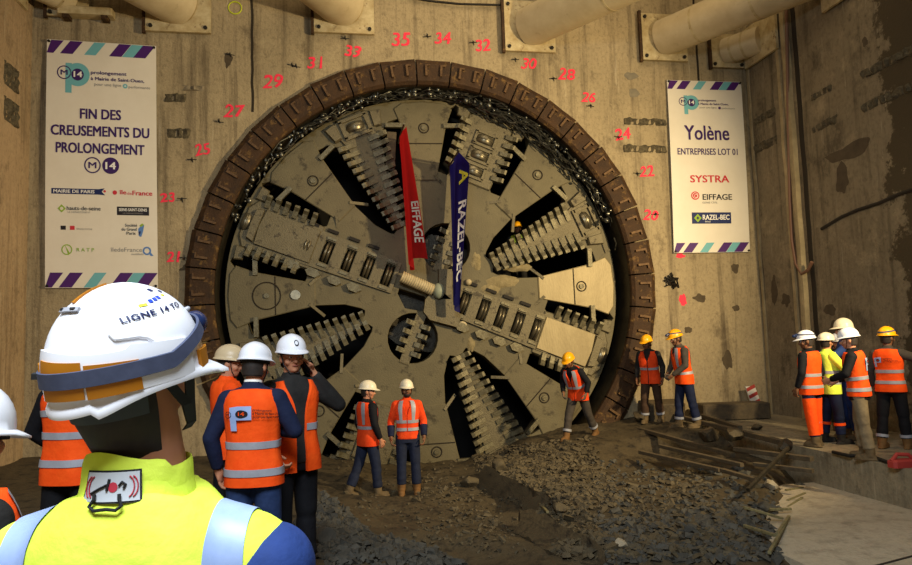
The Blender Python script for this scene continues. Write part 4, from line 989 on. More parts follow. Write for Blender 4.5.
    for sd in (1, -1):
        e = MB().ell(Hd((.031*sd, .079, 1.634)), (.0135, .012, .008), hr, 10, 6); fin(e).build('eye', 'eye', root, 60)
        e = MB().ell(Hd((.031*sd, .0885, 1.634)), (.006, .005, .0065), hr, 8, 5); fin(e).build('iris', 'iris', root, 60)
        e = MB().caps(Hd((.016*sd, .095, 1.655)), Hd((.047*sd, .084, 1.657)), .005, .004, 6); fin(e).build('eyebrow', 'hair', root, 60)
    e = MB().ell(Hd((0, .090, 1.571)), (.023, .012, .006), hr, 12, 6); fin(e).build('mouth', 'lips', root, 60)
    if hair:
        h = MB(); rows = []
        for i in range(9):
            z = 1.565+i*.016; q = i/8; row = []
            for k in range(17):
                th = R(180+8+ (164)*k/16) if i < 4 else R(180-12+204*k/16)
                row.append(Hd((.083*math.cos(th)*(1-.18*max(0, .4-q)), -.008+.104*math.sin(th)*(1-.25*max(0, .5-q)), z)))
            rows.append(row)
        h.grid(rows); h.grid([[p+(nb-p).normalized()*.012 for p in reversed(r)] for r in rows]); fin(h).build('hair', 'hair', root, 80, fix=False)
    if beard:
        h = MB().ell(Hd((0, .052, 1.555)), (.056, .052, .040), hr, 16, 8); fin(h).build('beard', 'hair', root, 60)
    # ---- hard hat
    kw = dict(a=.110, b=.138, h=.124); kw.update(hat_kw or {}); hz = kw.pop('z', 1.686)
    if hat:
        hb = hat_mesh(**kw, **({'peak': peak} if peak else {})); hb.xf(lambda p: Hd(p+Vector((0, -.005, hz)))); ho = fin(hb).build('hard_hat', hat, root, 50)
        e = MB(); rows = []
        for dz in (-.004, -.03): rows.append([Hd(Vector((kw['a']*.9*math.cos(k*PI/12), kw['b']*.88*math.sin(k*PI/12)-.005, hz+dz))) for k in range(24)])
        e.grid(rows, True); fin(e).build('inner_headband', 'strap', ho, 60, fix=False)
        e = MB()
        e.tube([Hd((.088, .02, hz-.01)), Hd((.072, .035, 1.58)), Hd((.03, .06, 1.515)), Hd((-.03, .06, 1.515)), Hd((-.072, .035, 1.58)), Hd((-.088, .02, hz-.01))], .0045, 6); fin(e).build('chin_strap', 'strap', ho, 60)
        if lamp:
            e = MB().caps(Hd((0, kw['b']*.86, hz+.055)), Hd((0, kw['b']*1.2, hz+.05)), .030, .026, 12); fin(e).build('head_lamp', 'lampshell', ho, 60)
            e = MB(); e.grid([[Hd(hat_point(2*PI*k/32, R(22+8*math.sin(2*PI*k/32)+q), kw['a'], kw['b'], kw['h'], .003)+Vector((0, -.005, hz))) for k in range(32)] for q in (-5, 5)], True); fin(e).build('lamp_strap', 'headstrap', ho, 60, fix=False)
    # ---- clothes
    j = MB(); zz = [jacket_hem, .95, 1.05, 1.15, 1.25, 1.33, 1.39, 1.435, 1.465, 1.49]
    j.loft([[T(p) for p in r] for r in loftz(zz, jx, 24, .006, s*7)])
    if hup == 0: j.loft([[Hd(p) for p in sring(1.445, .075, .072, -.02, 18)], [Hd(p) for p in sring(1.525, .064, .066, -.012, 18)]])
    for sd, P, _, _ in A:
        j.caps(T((.12*sd, -.012, 1.405)), P[0], .076, .078); j.caps(P[0], P[1], .076, .058); d = (P[2]-P[1]); j.tube([P[1]-d*.02, P[1]+d*.35, P[1]+d*.93], [.059, .056, .043], 14); j.ell(P[1], (.059, .059, .059))
    jo = fin(j).build('jacket', top, root); remesh(jo, .0135, 2, .45)
    if cuff:
        for sd, P, _, _ in A:
            d = P[2]-P[1]; e = MB().tube([P[1]+d*.30, P[1]+d*.62, P[1]+d*.95], [.063, .058, .049], 16); fin(e).build('cuff', cuff, jo, 60)
    if vest:
        v0, v1 = vest_z; n = 15; zz = [v0+(v1-v0)*i/n for i in range(n+1)]
        vm = MB(); sd_ = len(label)
        def vring(z, ex, nn=38):
            u = min(1, max(0, (z-1.20)/.27)); w = vopen[0]+vopen[1]*u*u; r_ = []
            for k in range(nn+1):
                th = R(90+w+(360-2*w)*k/nn); r_.append(T(surf(th, z, ex+.010*noise.noise(Vector((math.cos(th)*2.2+sd_, math.sin(th)*2.2, z*3))))))
            return r_
        outer = [vring(z, vest_x) for z in zz]
        vm.loft([vring(v0+.05, .010), vring(v0, .012)]+outer+[vring(v1, .002), vring(v1-.04, .002)], False, False)
        for e_ in (0, -1): vm.grid([[r[e_] for r in outer], [vring(z, .004)[e_] for z in zz]])
        vo = fin(vm).build('vest', vest, root, 70)
        for z in bands:
            e = MB(); e.loft([vring(z-.025, vest_x+.002), vring(z-.024, vest_x+.006), vring(z+.024, vest_x+.006), vring(z+.025, vest_x+.002)], False, False); fin(e).build('reflective_band', 'band', vo, 60)
        if shoulder_bands:
            for sd in (1, -1):
                for th in (62, -62):
                    e = MB(); rows = []
                    for i in range(15):
                        z = 1.13+(1.475-1.13)*i/14; w = 8+5*i/14; rows.append([T(surf(R((th-w+2*w*q/4) if sd > 0 else (180-th-w+2*w*q/4)), z, vest_x+.007)) for q in range(5)])
                    e.grid(rows); fin(e).build('reflective_band', 'band', vo, 60)
        pass
    tr = MB(); tr.loft(loftz([.80, .86, .93, 1.0], -.004, 24)); tr.ell((0, -.01, .88), (.165, .12, .10))
    for (hip, kn_, an, f2), sd in zip(J, (1, -1)):
        tr.caps(hip+Vector((0, 0, -.02)), kn_, .104, .083); d = an-kn_; tr.ell(kn_, (.083, .083, .083)); rw = random.Random(len(label)+int(hip.x*50)); tr.tube([kn_-d*.03]+[kn_+d*(.12*q) for q in range(1, 8)], [.084]+[.078+rw.uniform(-.007, .007) for q in range(7)], 16)
    to = fin(tr).build('trousers', trousers, root); remesh(to, .0135, 2, .45)
    for hip, kn_, an, f2 in J:
        d = an-kn_
        if tband:
            for q, m_ in tband:
                e = MB().tube([kn_+d*(q-.05), kn_+d*q, kn_+d*(q+.05)], [.087, .087, .086], 18); fin(e).build('reflective_band', m_, to, 60)
        if tpatch:
            e = MB().tube([hip+(kn_-hip)*.45, kn_, kn_+d*.3, kn_+d*.78], [.104, .092, .088, .084], 18); fin(e).build('leg_panel', tpatch, to, 60)
        bt = MB(); ya = Vector((0, 1, -.0)); tilt = max(-28, min(35, -f2*.8))
        rr = Matrix.Rotation(-R(tilt) if an.z > low+.03 else 0, 3, 'X')
        P = lambda x, y, z: an+rr @ Vector((x, y, z))
        bt.tube([an-d.normalized()*.10, an-d.normalized()*.02, an+Vector((0, .005, -.03))], [.068, .064, .062], 14); bt.ell(P(0, .045, -.040), (.054, .115, .046), rr); bt.ell(P(0, .130, -.045), (.053, .062, .042), rr); bt.ell(P(0, -.03, -.045), (.043, .045, .04), rr)
        bt.loft([[P(p.x, p.y, p.z) for p in sring(zz_, .054*k_, .158*k_, .055, 20, 2.6)] for zz_, k_ in ((-.085, .98), (-.065, 1.0))])
        bo = fin(bt).build('boot', boots, root); remesh(bo, .011, 2, .4)
    root['_up'] = DZ
    return root, T, Hd, up, palms, A
def vest_print(root, T, up, x0, z0, s, vest_x=.030, back=True, logo_=True, seed=0):
    """small printed mark on the back of a vest: grey letter, dark disc, text lines"""
    vo = [c for c in root.children if c.name.startswith('vest')][0]
    def put(me, m, nm, lift):
        for v in me.vertices:
            x, z = x0+v.co.x, z0+v.co.y; th = -PI/2+x/.175; v.co = T(surf(th, z, vest_x+.012+lift))+up
        me.materials.append(M[m]); link(nm, me, vo)
    def flat(polys):
        mb = MB()
        for p in polys: b0 = len(mb.v); mb.v += [Vector((a*s, b*s, 0)) for a, b in p]; mb.f.append(tuple(range(b0, b0+len(p))))
        return mb.mesh('print', None, False)
    gr = [[(-.035+.01*i, -.10+.02*j), (-.025+.01*i, -.10+.02*j), (-.025+.01*i, -.08+.02*j), (-.035+.01*i, -.08+.02*j)] for i in range(4) for j in range(8)]
    gr += [[(.0+.01*i, -.03+.015*j), (.01+.01*i, -.03+.015*j), (.01+.01*i, -.015+.015*j), (.0+.01*i, -.015+.015*j)] for i in range(7) for j in range(6)]
    put(flat(gr), 'band_blue', 'printed_letter', 0); put(flat([circ(.03, .01, .026, 20)]), 'black_ink', 'printed_disc', .003)
    o_, i_ = circ(-.045, .01, .024, 24), circ(-.045, .01, .02, 24); put(flat([[o_[j], o_[(j+1) % 24], i_[(j+1) % 24], i_[j]] for j in range(24)]), 'black_ink', 'printed_ring', .003)
    for tx, x, z, sz, m in (('M', -.045, .01, .03, 'black_ink'), ('14', .03, .01, .033, 'orange')):
        me = text_mesh(tx, sz*s, .0006, 'CENTER'); 
        for v in me.vertices: v.co.x += x*s; v.co.y += z*s
        put(me, m, 'lettering', .005)
    for i, tx in enumerate(('prolongement', 'à Mairie de Saint-Ouen,', 'pour une ligne + performante')):
        me = text_mesh(tx, .024*s, .0004, 'LEFT', sx=.8)
        for v in me.vertices: v.co.x += .075*s; v.co.y += (.035-.024*i)*s
        put(me, 'black_ink', 'lettering', .003)
def feet(px, py, z): return on_z(px, py, z)

# --- the two visitors in the pit
SIDE_L = ((.255, -.02, 1.14), (.25, .05, .90))
g = gz_at(*feet(370, 494, -.58).xy)
person('person in white hard hat and open orange vest turning towards the man facing us', Vector((*feet(369, 494, -.58).xy, g+.0)), 62, 1.02, head=(35, -4), legs=((9, 6, 3), (-14, 10, 3)), top='black_cloth', vest='orange_dim', bands=(1.08,), shoulder_bands=True, trousers='darkjeans', hat='hat_cream', group=None)
g = gz_at(*feet(409, 491, -.58).xy)
person('person facing us in orange jacket with silver bands, dark jeans and tan boots', Vector((*feet(409, 492, -.58).xy, g+.0)), 186, 1.0, head=(-8, 2), legs=((2, 2, 2), (3, 5, 3)), top='orange_dim', cuff='navy_cloth', vest='orange_dim', vest_z=(1.0, 1.475), vest_x=.022, bands=(1.02, 1.14), shoulder_bands=True, trousers='darkjeans', boots='brownboot', hat='hat_cream', skin='skin_dark', beard=True)
# --- three tunnellers by the ring on the right
p = feet(580, 438, -.14)
person('person in yellow hard hat stooping and stepping over the spoil before the wheel', Vector((*p.xy, gz_at(*p.xy)-.02)), 228, 1.0, lean=26, head=(0, -8), legs=((24, 10, 4), (-20, 14, 4)), arms=(((.27, .0, 1.16), (.20, .20, 1.02)), ((-.30, .02, 1.18), (-.26, .16, .98))), top='black_cloth', vest='orange_dim', bands=(1.12,), shoulder_bands=True, trousers='grey_cloth', tband=((.72, 'band'),), boots='brownboot', hat='hat_yellow', skin='skin_dark', glove=True)
p = feet(653, 424, .0)
person('person in yellow hard hat and dark coat under orange vest, standing at the ring foot', Vector((*p.xy, gz_at(*p.xy))), 222, 1.0, lean=8, head=(12, -6), legs=((12, 14, 3), (-8, 4, 3)), top='dark_grey', vest='orange_dim', bands=(1.12,), trousers='brown_cloth', tband=((.75, 'band'),), hat='hat_yellow', skin='skin_dark', jacket_hem=.80)
p = feet(687, 428, .0)
person('person in yellow hard hat seen side-on in front of the back wall, hands together', Vector((*p.xy, gz_at(*p.xy)-.02)), 268, 1.06, lean=9, head=(-2, -8), legs=((8, 6, 3), (-8, 4, 3)), arms=(((.24, .06, 1.15), (.12, .25, 1.0)), ((-.24, .06, 1.15), (-.08, .27, .98))), top='grey_cloth', vest='orange', bands=(1.0,), shoulder_bands=True, trousers='navy_cloth', tband=((.78, 'band'),), boots='muddyboot', hat='hat_yellow', skin='skin_dark', glove=True, lamp=True)
# --- crew on the platform
CREW = 'crew standing on the platform'
p = feet(813, 446, 0)
person('person in white hard hat, orange trousers with navy panels, leftmost on the platform', Vector((p.x+.04, p.y, 0)), 338, .99, head=(-40, -6), legs=((3, 2, 3), (-5, 3, 3)), top='black_cloth', vest='orange', bands=(1.10, .92), trousers='navy_cloth', tband=((.35, 'band'),), tpatch='orange', boots='muddyboot', hat='hat_white', skin='skin_dark', group=CREW, lamp=True)
p = feet(836, 447, 0)
person('person in cream hard hat and yellow jacket, half hidden between two orange vests', Vector((p.x+.25, p.y+.35, 0)), 100, .97, head=(-25, 0), arms=(((.30, .10, 1.20), (.20, .32, 1.24)), None), legs=((5, 4, 4), (-4, 3, 4)), top='hivis_yellow', vest='hivis_yellow', bands=(1.15, .98), trousers='navy_cloth', tband=((.45, 'orange'),), boots='blackboot', hat='hat_cream', hat_kw=dict(h=.115, a=.122), skin='skin', group=CREW)
p = feet(846, 440, 0)
person('person in white hard hat barely seen behind the yellow jacket', Vector((p.x+.75, p.y+1.0, 0)), 200, .95, top='dark_grey', vest='orange', trousers='dark_grey', hat='hat_white', group=CREW)
p = feet(866, 446, 0)
person('person in white hard hat and blue jacket pointing, behind the khaki trousers', Vector((p.x+.30, p.y+.66, 0)), 300, 1.08, head=(-5, 0), arms=(None, ((-.34, .18, 1.28), (-.30, .46, 1.34))), top='blue_cloth', vest=None, trousers='blue_cloth', hat='hat_cream', hat_kw=dict(h=.14, a=.125), group=CREW)
p = feet(857, 460, 0)
r_, T_, Hd_, up_, _, _ = person('person in white hard hat seen from behind, muddy khaki trousers, orange vest', Vector((p.x+.16, p.y+.05, 0)), 318, 1.0, lean=6, head=(-8, -4), legs=((6, 10, 4), (-5, 3, 4)), arms=(((.26, .06, 1.16), (.16, .28, 1.08)), ((-.28, .08, 1.18), (-.20, .30, 1.12))), top='black_cloth', vest='orange', bands=(1.10, .95), vest_z=(.86, 1.475), trousers='khaki', boots='muddyboot', hat='hat_white', group=CREW, jacket_hem=.80)
vest_print(r_, T_, up_, -.02, 1.30, 1.1)
p = feet(890, 449, 0)
r_, T_, Hd_, up_, _, _ = person('person in yellow hard hat stretching an arm to the right, rightmost on the platform', Vector((p.x+.10, p.y, 0)), 60, 1.0, head=(20, 0), legs=((6, 3, 4), (-6, 3, 4)), arms=(((.42, .12, 1.33), (.62, .26, 1.20)), None), top='grey_cloth', vest='orange', bands=(1.14, .98), vest_z=(.84, 1.475), trousers='black_cloth', tband=((.75, 'band'),), boots='brownboot', hat='hat_yellow', skin='skin_dark', group=CREW, glove=True, lamp=True)
vest_print(r_, T_, up_, -.09, 1.30, .9)
# --- worker inside the wheel
p = on_y(517, 224, HEAD_Y+.6)
person('person in yellow hard hat and yellow vest inside the gap of the wheel', Vector((p.x, p.y, p.z-1.66)), 200, .95, top='dark_grey', vest='hivis_yellow', bands=(1.2,), trousers='dark_grey', hat='hat_yellow', skin='skin_dark')
sf = MB().cbox((0, 0, -.03), (1.5, .7, .06), None, .05).build('walkway_plate', 'darksteel', head); sf.location = Vector((p.x, HEAD_Y+.6, p.z-1.66))-Vector((0, HEAD_Y, ZC))
# --- visitors at the near left edge
p = at(253, 360, 5.0)
r_, T_, Hd_, up_, _, _ = person('person seen from behind in white hard hat and orange vest with printed mark', Vector((p.x, p.y, 0)), 12, 1.0, head=(12, -8), legs=((2, 2, 2), (-2, 2, 2)), arms=(((.29, .02, 1.17), (.07, .24, 1.16)), ((-.29, -.04, 1.14), (-.27, .05, .90))), top='navy_cloth', vest='orange', bands=(1.09, .905), vest_z=(.81, 1.478), trousers='jeans', hat='hat_white', fine=.010)
vest_print(r_, T_, up_, -.05, 1.30, 1.05)
e = MB(); e.grid([[Hd_(q) for q in sring(z, .059+.004*k, .060+.004*k, -.012, 20)] for k, z in ((1, 1.50), (0, 1.535))], True).xf(lambda q: q+up_); e.build('shirt_collar', 'white_ink', r_, 60, fix=False)
p = at(292, 350, 5.45)
r_, T_, Hd_, up_, palms, _ = person('person in white hard hat talking on a phone, dark coat and orange vest', Vector((p.x, p.y, 0)), 150, 1.03, head=(10, 0), vopen=(9, 30), legs=((3, 2, 3), (-3, 2, 3)), arms=(((.30, .02, 1.16), (.22, .12, .96)), ((-.37, .04, 1.26), (-.150, .035, 1.530), .75, (.9, .2, .1))), top='dark_grey', vest='orange', bands=(1.12,), vest_z=(.80, 1.47), trousers='black_cloth', hat='hat_white', fine=.009)
c, d, m_, sp = palms[1]
ph = MB().cbox((0, 0, 0), (.068, .145, .010), Matrix((sp, d, m_)).transposed(), .2); ph.xf(lambda q: q+c+m_*.032+up_)
ph.xf(lambda q: Matrix.Rotation(-R(150), 3, 'Z') @ (q*1.03)); o = ph.build('mobile_phone', 'phone', None, 40); o.location = r_.location; tag(o, 'black mobile phone held to the ear under a white hard hat', 'phone')
hm = [c for c in r_.children if c.name.startswith('hard_hat')][0]
me = MB(); o_, i_ = circ(0, 0, .024, 20), circ(0, 0, .017, 20)
def hp_(x, z, off=.003): return Hd_(hat_point(PI/2-x/.145, R(28)+z/.13, .118, .145, .132, off)+Vector((0, -.005, 1.672)))+up_
for j in range(20): me.add([hp_(*o_[j]), hp_(*o_[(j+1) % 20]), hp_(*i_[(j+1) % 20]), hp_(*i_[j])], [(0, 1, 2, 3)])
me.build('emblem', 'black_ink', hm, fix=False)
p = at(228, 352, 6.4)
person('person in beige hard hat and orange jacket, behind the foreground helmet', Vector((p.x, p.y, 0)), 70, 1.0, head=(25, -6), top='orange', vest='orange', bands=(1.1,), trousers='black_cloth', hat='hat_beige')
p = at(72, 385, 5.2)
person('person in orange vest with silver bands, head hidden behind the foreground helmet', Vector((p.x, p.y, 0)), 20, 1.03, arms=(None, ((-.31, .0, 1.16), (-.22, .16, 1.0))), top='black_cloth', vest='orange', bands=(1.30, 1.14, .95), trousers='black_cloth', hat='hat_white')
p = at(-36, 408, 2.0)
person('person in white hard hat and orange vest cut off by the left edge', Vector((p.x, p.y, 0)), 42, .935, head=(-14, -6), top='dark_grey', vest='orange', bands=(1.05,), shoulder_bands=True, trousers='black_cloth', hat='hat_white', hat_kw=dict(a=.115, b=.14, h=.15, z=1.655))
# ------------------------------------------------------------------ foreground man in the yellow jacket
p = at(144, 365, 1.30)
FH = 38
fr, FT, FHd, fup, _, FA = person('person close to us from behind in bright yellow jacket and white helmet', Vector((p.x, p.y, 0)), 10, 1.019, head=(FH-10, 12), legs=((2, 2, 3), (-2, 2, 3)), arms=(((.30, -.02, 1.13), (.28, .10, .90)), ((-.30, -.02, 1.13), (-.28, .10, .90))), top='hivis_yellow', vest=None, trousers='navy_cloth', hat=None, fine=.007, hair=False, sw=.200, jx=.022, slope=.45, hup=.068)
for ch in list(fr.children):
    if ch.name.startswith('jacket'):
        FJ = ch
        for m_ in ch.modifiers:
            if m_.type == 'REMESH': m_.voxel_size = .009
            if m_.type == 'SMOOTH': m_.iterations = 8
HA, HB, HHt, HZ = .110, .137, .144, 1.628
def FHp(th, ph, off=0.0): return FHd(hat_point(th, ph, HA, HB, HHt, off, .012)+Vector((0, -.008, HZ)))+fup
def fput(mb, name, m, parent, sm=60): return mb.build(name, m, parent, sm, fix=False)
n = 72
hb = MB(); rows = []
for ph in [89, 84, 78, 72, 66, 60, 54, 48, 42, 36, 30, 24, 18, 12, 6, 0]:
    rows.append([hat_point(2*PI*k/n, R(ph), HA, HB, HHt, 0, .012) for k in range(n)])
def fbrim(e, dz, sc=1.0):
    r = []
    for k in range(n):
        t = 2*PI*k/n; f_ = max(0, math.sin(t))**3; side_ = abs(math.cos(t)); bk = max(0, -math.sin(t)); ex = (.006+.055*f_)*e
        r.append(Vector(((HA*sc+ex*.7)*math.cos(t), (HB*sc+ex)*math.sin(t), dz-.030*f_*e-.020*bk**2-.012*math.exp(-((t-R(300)) % (2*PI)-0)**2/.2))))
    return r
rows += [fbrim(.0, -.018), fbrim(.6, -.022), fbrim(1, -.027), fbrim(1.02, -.033), fbrim(.9, -.036), fbrim(0, -.030, .93)]
hb.loft(rows); hb.xf(lambda q: FHd(q+Vector((0, -.008, HZ)))+fup)
hat = hb.build('hard_hat', 'hat_white', fr, 50)
def patch(th0, th1, ph0, ph1, off, name, m, nu=14, nv=5, edge=True):
    """raised patch with turned-down edges; ph may be functions of u"""
    g0 = ph0 if callable(ph0) else (lambda u: ph0); g1 = ph1 if callable(ph1) else (lambda u: ph1); rows = []
    for j in range(-1, nv+2):
        row = []
        for i in range(-1, nu+2):
            u = min(1, max(0, i/nu)); v = min(1, max(0, j/nv)); o_ = off if (0 <= i <= nu and 0 <= j <= nv) else -.002
            th = th0+(th1-th0)*u; ph = g0(u)*(1-v)+g1(u)*v; row.append(FHp(R(th), R(ph), o_) if ph >= 0 else FHd(Vector(((HA+o_)*math.cos(R(th)), (HB+o_)*math.sin(R(th)), HHt*1.35*R(ph)))+Vector((0, -.008, HZ)))+fup)
        rows.append(row)
    mb = MB(); mb.grid(rows); return fput(mb, name, m, hat)
# lower shell step, amber reflective stickers, elastic strap, lamp
patch(-178, 20, -8, lambda u: 17-3*math.cos(u*9) if u < .75 else 17-20*(u-.75), .0045, 'lower_shell_step', 'hat_white', 50, 6)
patch(-132, -114, 6.5, 11, .0065, 'amber_sticker', 'amber'); patch(-104, -62, -7.5, lambda u: 14-3*u, .0065, 'amber_sticker', 'amber'); patch(-60, -24, -8, lambda u: 9-2*u, .0065, 'amber_sticker', 'amber'); patch(30, 62, -9, lambda u: 2, .0065, 'amber_sticker', 'amber')
rows = []
for q in (-1, -.9, .9, 1):
    rows.append([])
    for k in range(97):
        th = -180+360*k/96; t = R(th); tilt = 2+15*max(0, math.sin(t))**1.0+ (3 if math.sin(t) > 0 else 0)*max(0, math.sin(t)); hw = 4.6
        ph = tilt+hw*q; o_ = .0095 if abs(q) < .95 else .005
        rows[-1].append(FHp(t, R(ph), o_) if ph >= 0 else FHd(Vector(((HA+o_)*math.cos(t), (HB+o_)*math.sin(t), HHt*1.1*R(ph)))+Vector((0, -.008, HZ)))+fup)
fput(MB().grid(rows), 'elastic_strap', 'headstrap', hat)
lp = MB(); a_ = FHp(PI/2, R(13), .0); b_ = FHp(PI/2, R(13), .024); lp.caps(a_, b_, .027, .025, 18); lp.build('head_lamp', 'lampshell', hat, 60)
lp = MB(); a_ = FHp(R(60), R(30), .0); lp.caps(a_, a_+(FHp(R(60), R(30), .003)-a_), .006, .005, 10); lp.build('lamp_clip', 'band', hat, 60)
# strap buckle at the rear
bk = MB().cbox((0, 0, 0), (.018, .045, .012), None, .2); q_ = FHp(R(-97-40), R(2), .010)
bk.xf(lambda v: v+q_); bk.build('strap_buckle', 'strap', hat)
# vents, ridge stripe
patch(-106, -72, 47, 50.5, .006, 'vent_slot', 'band', 10, 2); patch(-102, -96, 48, 49.5, .008, 'vent_hole', 'strap', 3, 1); patch(-82, -76, 48, 49.5, .008, 'vent_hole', 'strap', 3, 1)
patch(-97, -90, 56, 84, .0035, 'ridge_stripe', 'amber', 4, 10)
rows = [[FHp(R(-66+k*.4), R(ph), .0022) for k in (-1, 0, 1)] for ph in range(14, 62, 3)]
M['seamgrey'] = mat('moulded_seam', '#b8b8c4', .4)
for (ths, m_) in ((((-40, 26), (-37, 22), (-20, 21), (-14, 19), (-8, 14), (10, 13)), 'hat_white'),):
    pts = []
    for i in range(len(ths)-1):
        for j in range(8):
            u = j/8; pts.append(FHp(R(ths[i][0]*(1-u)+ths[i+1][0]*u), R(ths[i][1]*(1-u)+ths[i+1][1]*u), .0005))
    MB().tube(pts, .0035, 8).build('moulded_ridge', m_, hat, 60)
# lettering on the shell
def hat_text(s, th, ph, size, m, bold=.03, slope=0.0, name='lettering'):
    me = text_mesh(s, size, bold*size, space=1.12)
    for v in me.vertices:
        x, z = v.co.x, v.co.y+slope*v.co.x; ph_ = R(ph)+z/.165; v.co = FHp(R(th)+x/(.125*max(.3, math.cos(ph_))), ph_, .0013+v.co.z*.5)
    me.materials.append(M[m]); link(name, me, hat)
M['navy_ink'] = mat('navy_print', '#1a2350', .4); M['bright_blue'] = mat('blue_print', '#2848c0', .4)
hat_text('LIGNE 14 TO', 3, 36, .0195, 'navy_ink', .030, .08)
for i in range(3): patch(2+7*i, 6.8+7*i, 45+1.0*i, 48.5+1.0*i, .0012, 'printed_square', 'bright_blue', 3, 2)
patch(-11, -2, 43, 45.5, .0012, 'printed_square', 'yellow_ink', 3, 2); patch(28, 33, 49, 51, .0012, 'printed_square', 'yellow_ink', 3, 2); patch(20, 27, 57, 61, .0012, 'printed_square', 'navy_ink', 3, 2); patch(36, 41, 53, 56, .0012, 'printed_square', 'navy_ink', 3, 2)
# cradle below the shell and hair
e = MB(); rows = []
for dz, k_ in ((-.02, .9), (-.055, .84), (-.075, .80)): rows.append([FHd(Vector((HA*k_*math.cos(R(t)), HB*k_*math.sin(R(t))-.008, HZ+dz)))+fup for t in range(-160, -19, 7)])
M['cradle'] = mat('dark_grey_cradle', '#2c3036', .6); fput(e.grid(rows), 'helmet_cradle', 'cradle', hat)
h = MB(); rows = []
for i in range(12):
    z = 1.475+i*.0152; q = i/11; rows.append([FHd((.086*math.cos(R(t))*(.80+.20*min(1, q*2)), -.010+.106*math.sin(R(t))*(.72+.28*min(1, q*2)), z))+fup for t in range(-172, -7, 6)])
fput(h.grid(rows), 'hair', 'hair', fr, 80)
# chin straps
for pts in (((.100, .03, HZ-.02), (.094, .035, 1.60), (.078, .04, 1.55), (.060, .05, 1.505), (.03, .062, 1.488)), ((.098, -.03, HZ-.02), (.088, .0, 1.585), (.080, .03, 1.545), (.062, .048, 1.51))):
    e = MB(); P = [FHd(q)+fup for q in pts]; rows = []
    out = (FHd((1, 0, 0))-FHd((0, 0, 0))).normalized(); al = (FHd((0, 1, 0))-FHd((0, 0, 0))).normalized()
    for q in P: rows.append([q-al*.010+out*.002, q-al*.010+out*.006, q+al*.010+out*.006, q+al*.010+out*.002])
    e.loft(rows); e.build('chin_strap', 'strap', hat)
# goggles
g_ = MB(); rows = []
for z in (1.655, 1.635, 1.605, 1.59): rows.append([FHd((.088*math.cos(R(t)), .128*math.sin(R(t))*(1.0 if t not in (20, 160) else .9)-.004, z))+fup for t in range(20, 161, 7)])
go = fput(MB().grid(rows), 'goggle_lens', 'lens', hat)
e = MB(); e.tube([FHd((.088*math.cos(R(t)), .128*math.sin(R(t))-.004, 1.657))+fup for t in range(20, 161, 7)], .005, 8); e.build('goggle_frame', 'strap', go, 60)
e = MB(); P = [FHd(q)+fup for q in ((.088, .036, 1.652), (.093, .0, 1.650), (.092, -.04, 1.648))]; e.tube(P, .006, 8); e.build('goggle_arm', 'strap', go, 60)
flush()
# join loose fingers into each body so that a person's body stays one mesh
for b_ in [o for o in bpy.data.objects if '_h' in o.keys()]:
    h_ = bpy.data.objects[b_['_h']]; bm = bmesh.new(); bm.from_mesh(b_.data); n0 = len(bm.faces); bm.from_mesh(h_.data)
    bm.faces.ensure_lookup_table(); glv = h_.data.materials[0]
    me = b_.data
    if glv != me.materials[0]:
        me.materials.append(glv)
        for f in bm.faces[n0:]: f.material_index = 1
    for f in bm.faces: f.smooth = True
    bm.to_mesh(me); bm.free(); bpy.data.objects.remove(h_); del b_['_h']
for o in bpy.data.objects:
    if '_up' in o.keys(): del o['_up']
# jacket: collar, stripes, navy sleeves, label
jm = FJ.data; 
def jb(): return BVHTree.FromPolygons([v.co for v in jm.vertices], [tuple(q.vertices) for q in jm.polygons])
B = jb()
def drape(name, m, pts_rows, direction, off, parent=FJ, thick=True):
    d = Vector(direction).normalized(); rows = []
    for r in pts_rows:
        row = []
        for q in r:
            h = B.ray_cast(Vector(q)-d*.8, d); row.append((h[0]-d*off) if h[0] else None)
        rows.append(row)
    for r in rows:
        last = next((x for x in r if x), None)
        for i, x in enumerate(r):
            if x is None: r[i] = last
            else: last = x
    rows = [r for r in rows if r[0] is not None]
    mb = MB(); mb.grid(rows); return fput(mb, name, m, parent, 70)
# local frame of the jacket: x right, y forward (away from us), z up
up_z = fup.z
for xc, sl in ((.175, -.02), (-.175, .02)):
    rows = []; c_ = Vector((0, -.015, 1.22+up_z))
    for i in range(60):
        a_ = R(-38+200*i/59); d_ = Vector((0, -math.cos(a_), math.sin(a_))); row = []
        for w in (-.030, -.015, 0, .015, .030):
            o0 = Vector((xc+sl*(1-min(1, max(0, (i-8)/16)))+w, c_.y, c_.z)); h = B.ray_cast(o0+d_*.6, -d_)
            row.append(h[0]+d_*.004 if h[0] else o0+d_*.2)
        rows.append(row)
    fput(MB().grid(rows), 'reflective_band', 'band_blue', FJ, 70)
rows = []
for z in (1.03, 1.085): pass
for sd in (1, -1):                                   # navy sleeve shells
    P = [q+fup for q in FA[0 if sd > 0 else 1][1]]; sh, el, wr = P
    mb = MB(); d = el-sh; d2 = wr-el
    mb.tube([sh+Vector((.036*sd, 0, -.02)), sh+d*.14, sh+d*.3, sh+d*.6, el, el+d2*.5, el+d2*.96], [.083, .085, .083, .074, .066, .06, .05], 28)
    mb.ell(sh+Vector((.034*sd, 0, -.022)), (.076, .084, .080), None, 28, 14)
    so = mb.build('sleeve', 'blue_cloth', FJ); remesh(so, .009, 4, .5)
    mb = MB(); mb.tube([sh+d*.42, sh+d*.62], [.086, .080], 28); mb.build('yellow_sleeve_panel', 'hivis_yellow', FJ, 60)
flush()
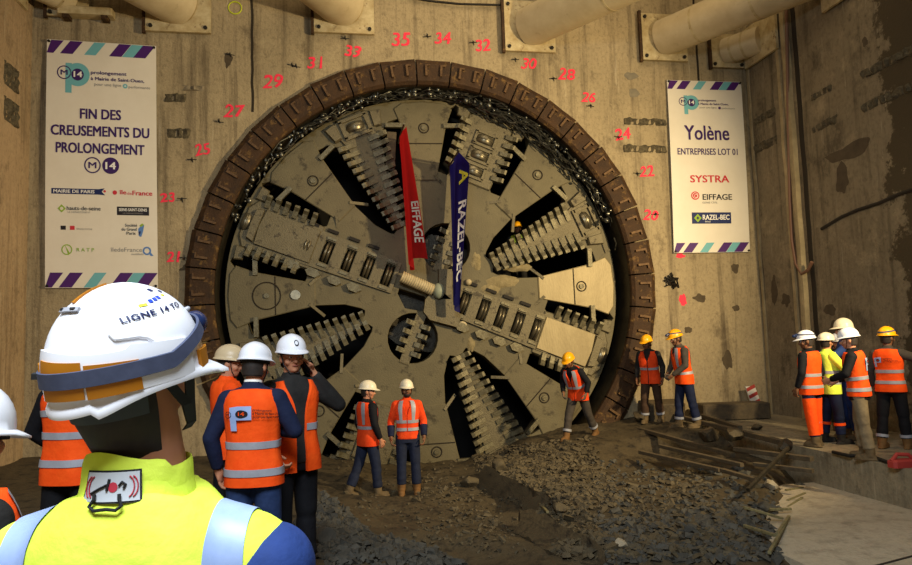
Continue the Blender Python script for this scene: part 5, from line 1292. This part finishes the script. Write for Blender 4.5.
# stand-up collar, open a little at the back
mb = MB(); rows = []
for i, (z, k_) in enumerate(((1.425, 1.42), (1.455, 1.30), (1.49, 1.15), (1.525, 1.06), (1.540, 1.02), (1.544, 1.05), (1.536, 1.08), (1.51, 1.10))):
    rows.append([])
    for j in range(41):
        t = R(-262+j*(344/40)); dz = .008*math.sin(t*3+1)+(-.012 if abs(math.degrees(t)+90) > 60 else 0)
        rows[-1].append(FT(Vector((.084*k_*math.cos(t), .082*k_*math.sin(t)-.018, z+dz)))+fup)
co = fput(mb.grid(rows), 'collar', 'hivis_yellow', FJ, 80)
# sewn label with marks and hanging loop on the collar back
M['labelcloth'] = mat('grey_label', '#b4b8bc', .6); M['label_red'] = mat('label_red', '#b02c3c', .6)
def lab(x, z, off=0): 
    t = -PI/2+x/.100; z += .014; k_ = 1.30-(z-1.455)/.035*.15 if z < 1.49 else 1.15-(z-1.49)/.04*.09
    return FT(Vector((.084*k_*math.cos(t), .082*k_*math.sin(t)-.018-.004-off, z)))+fup
def labgrid(x0, x1, z0, z1, off, name, m, par):
    return fput(MB().grid([[lab(x0+(x1-x0)*i/10, z0+(z1-z0)*j/4, off) for i in range(11)] for j in range(5)]), name, m, par)
lb_ = labgrid(-.052, .050, 1.459, 1.510, .002, 'label_border', 'strap', co); labgrid(-.049, .047, 1.462, 1.507, .0035, 'label', 'labelcloth', lb_)
for sd in (-1, 1):
    for r0 in (.040, .046):
        pts = [lab(sd*(r0-.012+.012*math.cos(t))-.001, 1.4845+.017*math.sin(t), .005) for t in (R(-70+14*k) for k in range(11))]
        MB().tube(pts, .0011, 6).build('label_arc', 'label_red', lb_)
fput(MB().grid([[lab(.004+.008*r_*math.cos(t), 1.484+.008*r_*math.sin(t), .0045) for t in (2*PI*k/16 for k in range(17))] for r_ in (.01, 1)]), 'label_dot', 'label_red', lb_)
for pts in ([(-.035, 1.474), (-.02, 1.482), (-.006, 1.488)], [(-.006, 1.479), (-.004, 1.490), (-.003, 1.497)], [(.014, 1.486), (.019, 1.492), (.025, 1.488), (.022, 1.482)]):
    MB().tube([lab(x, z, .005) for x, z in pts], .0022, 6).build('label_mark', 'strap', lb_)
pts = [lab(x, z, .008) for x, z in ((-.026, 1.474), (-.024, 1.466), (-.030, 1.456), (-.020, 1.450), (0, 1.452), (.014, 1.450), (.022, 1.456), (.018, 1.466), (.017, 1.474))]
MB().tube(pts, .003, 8).build('hanging_loop', 'strap', co)
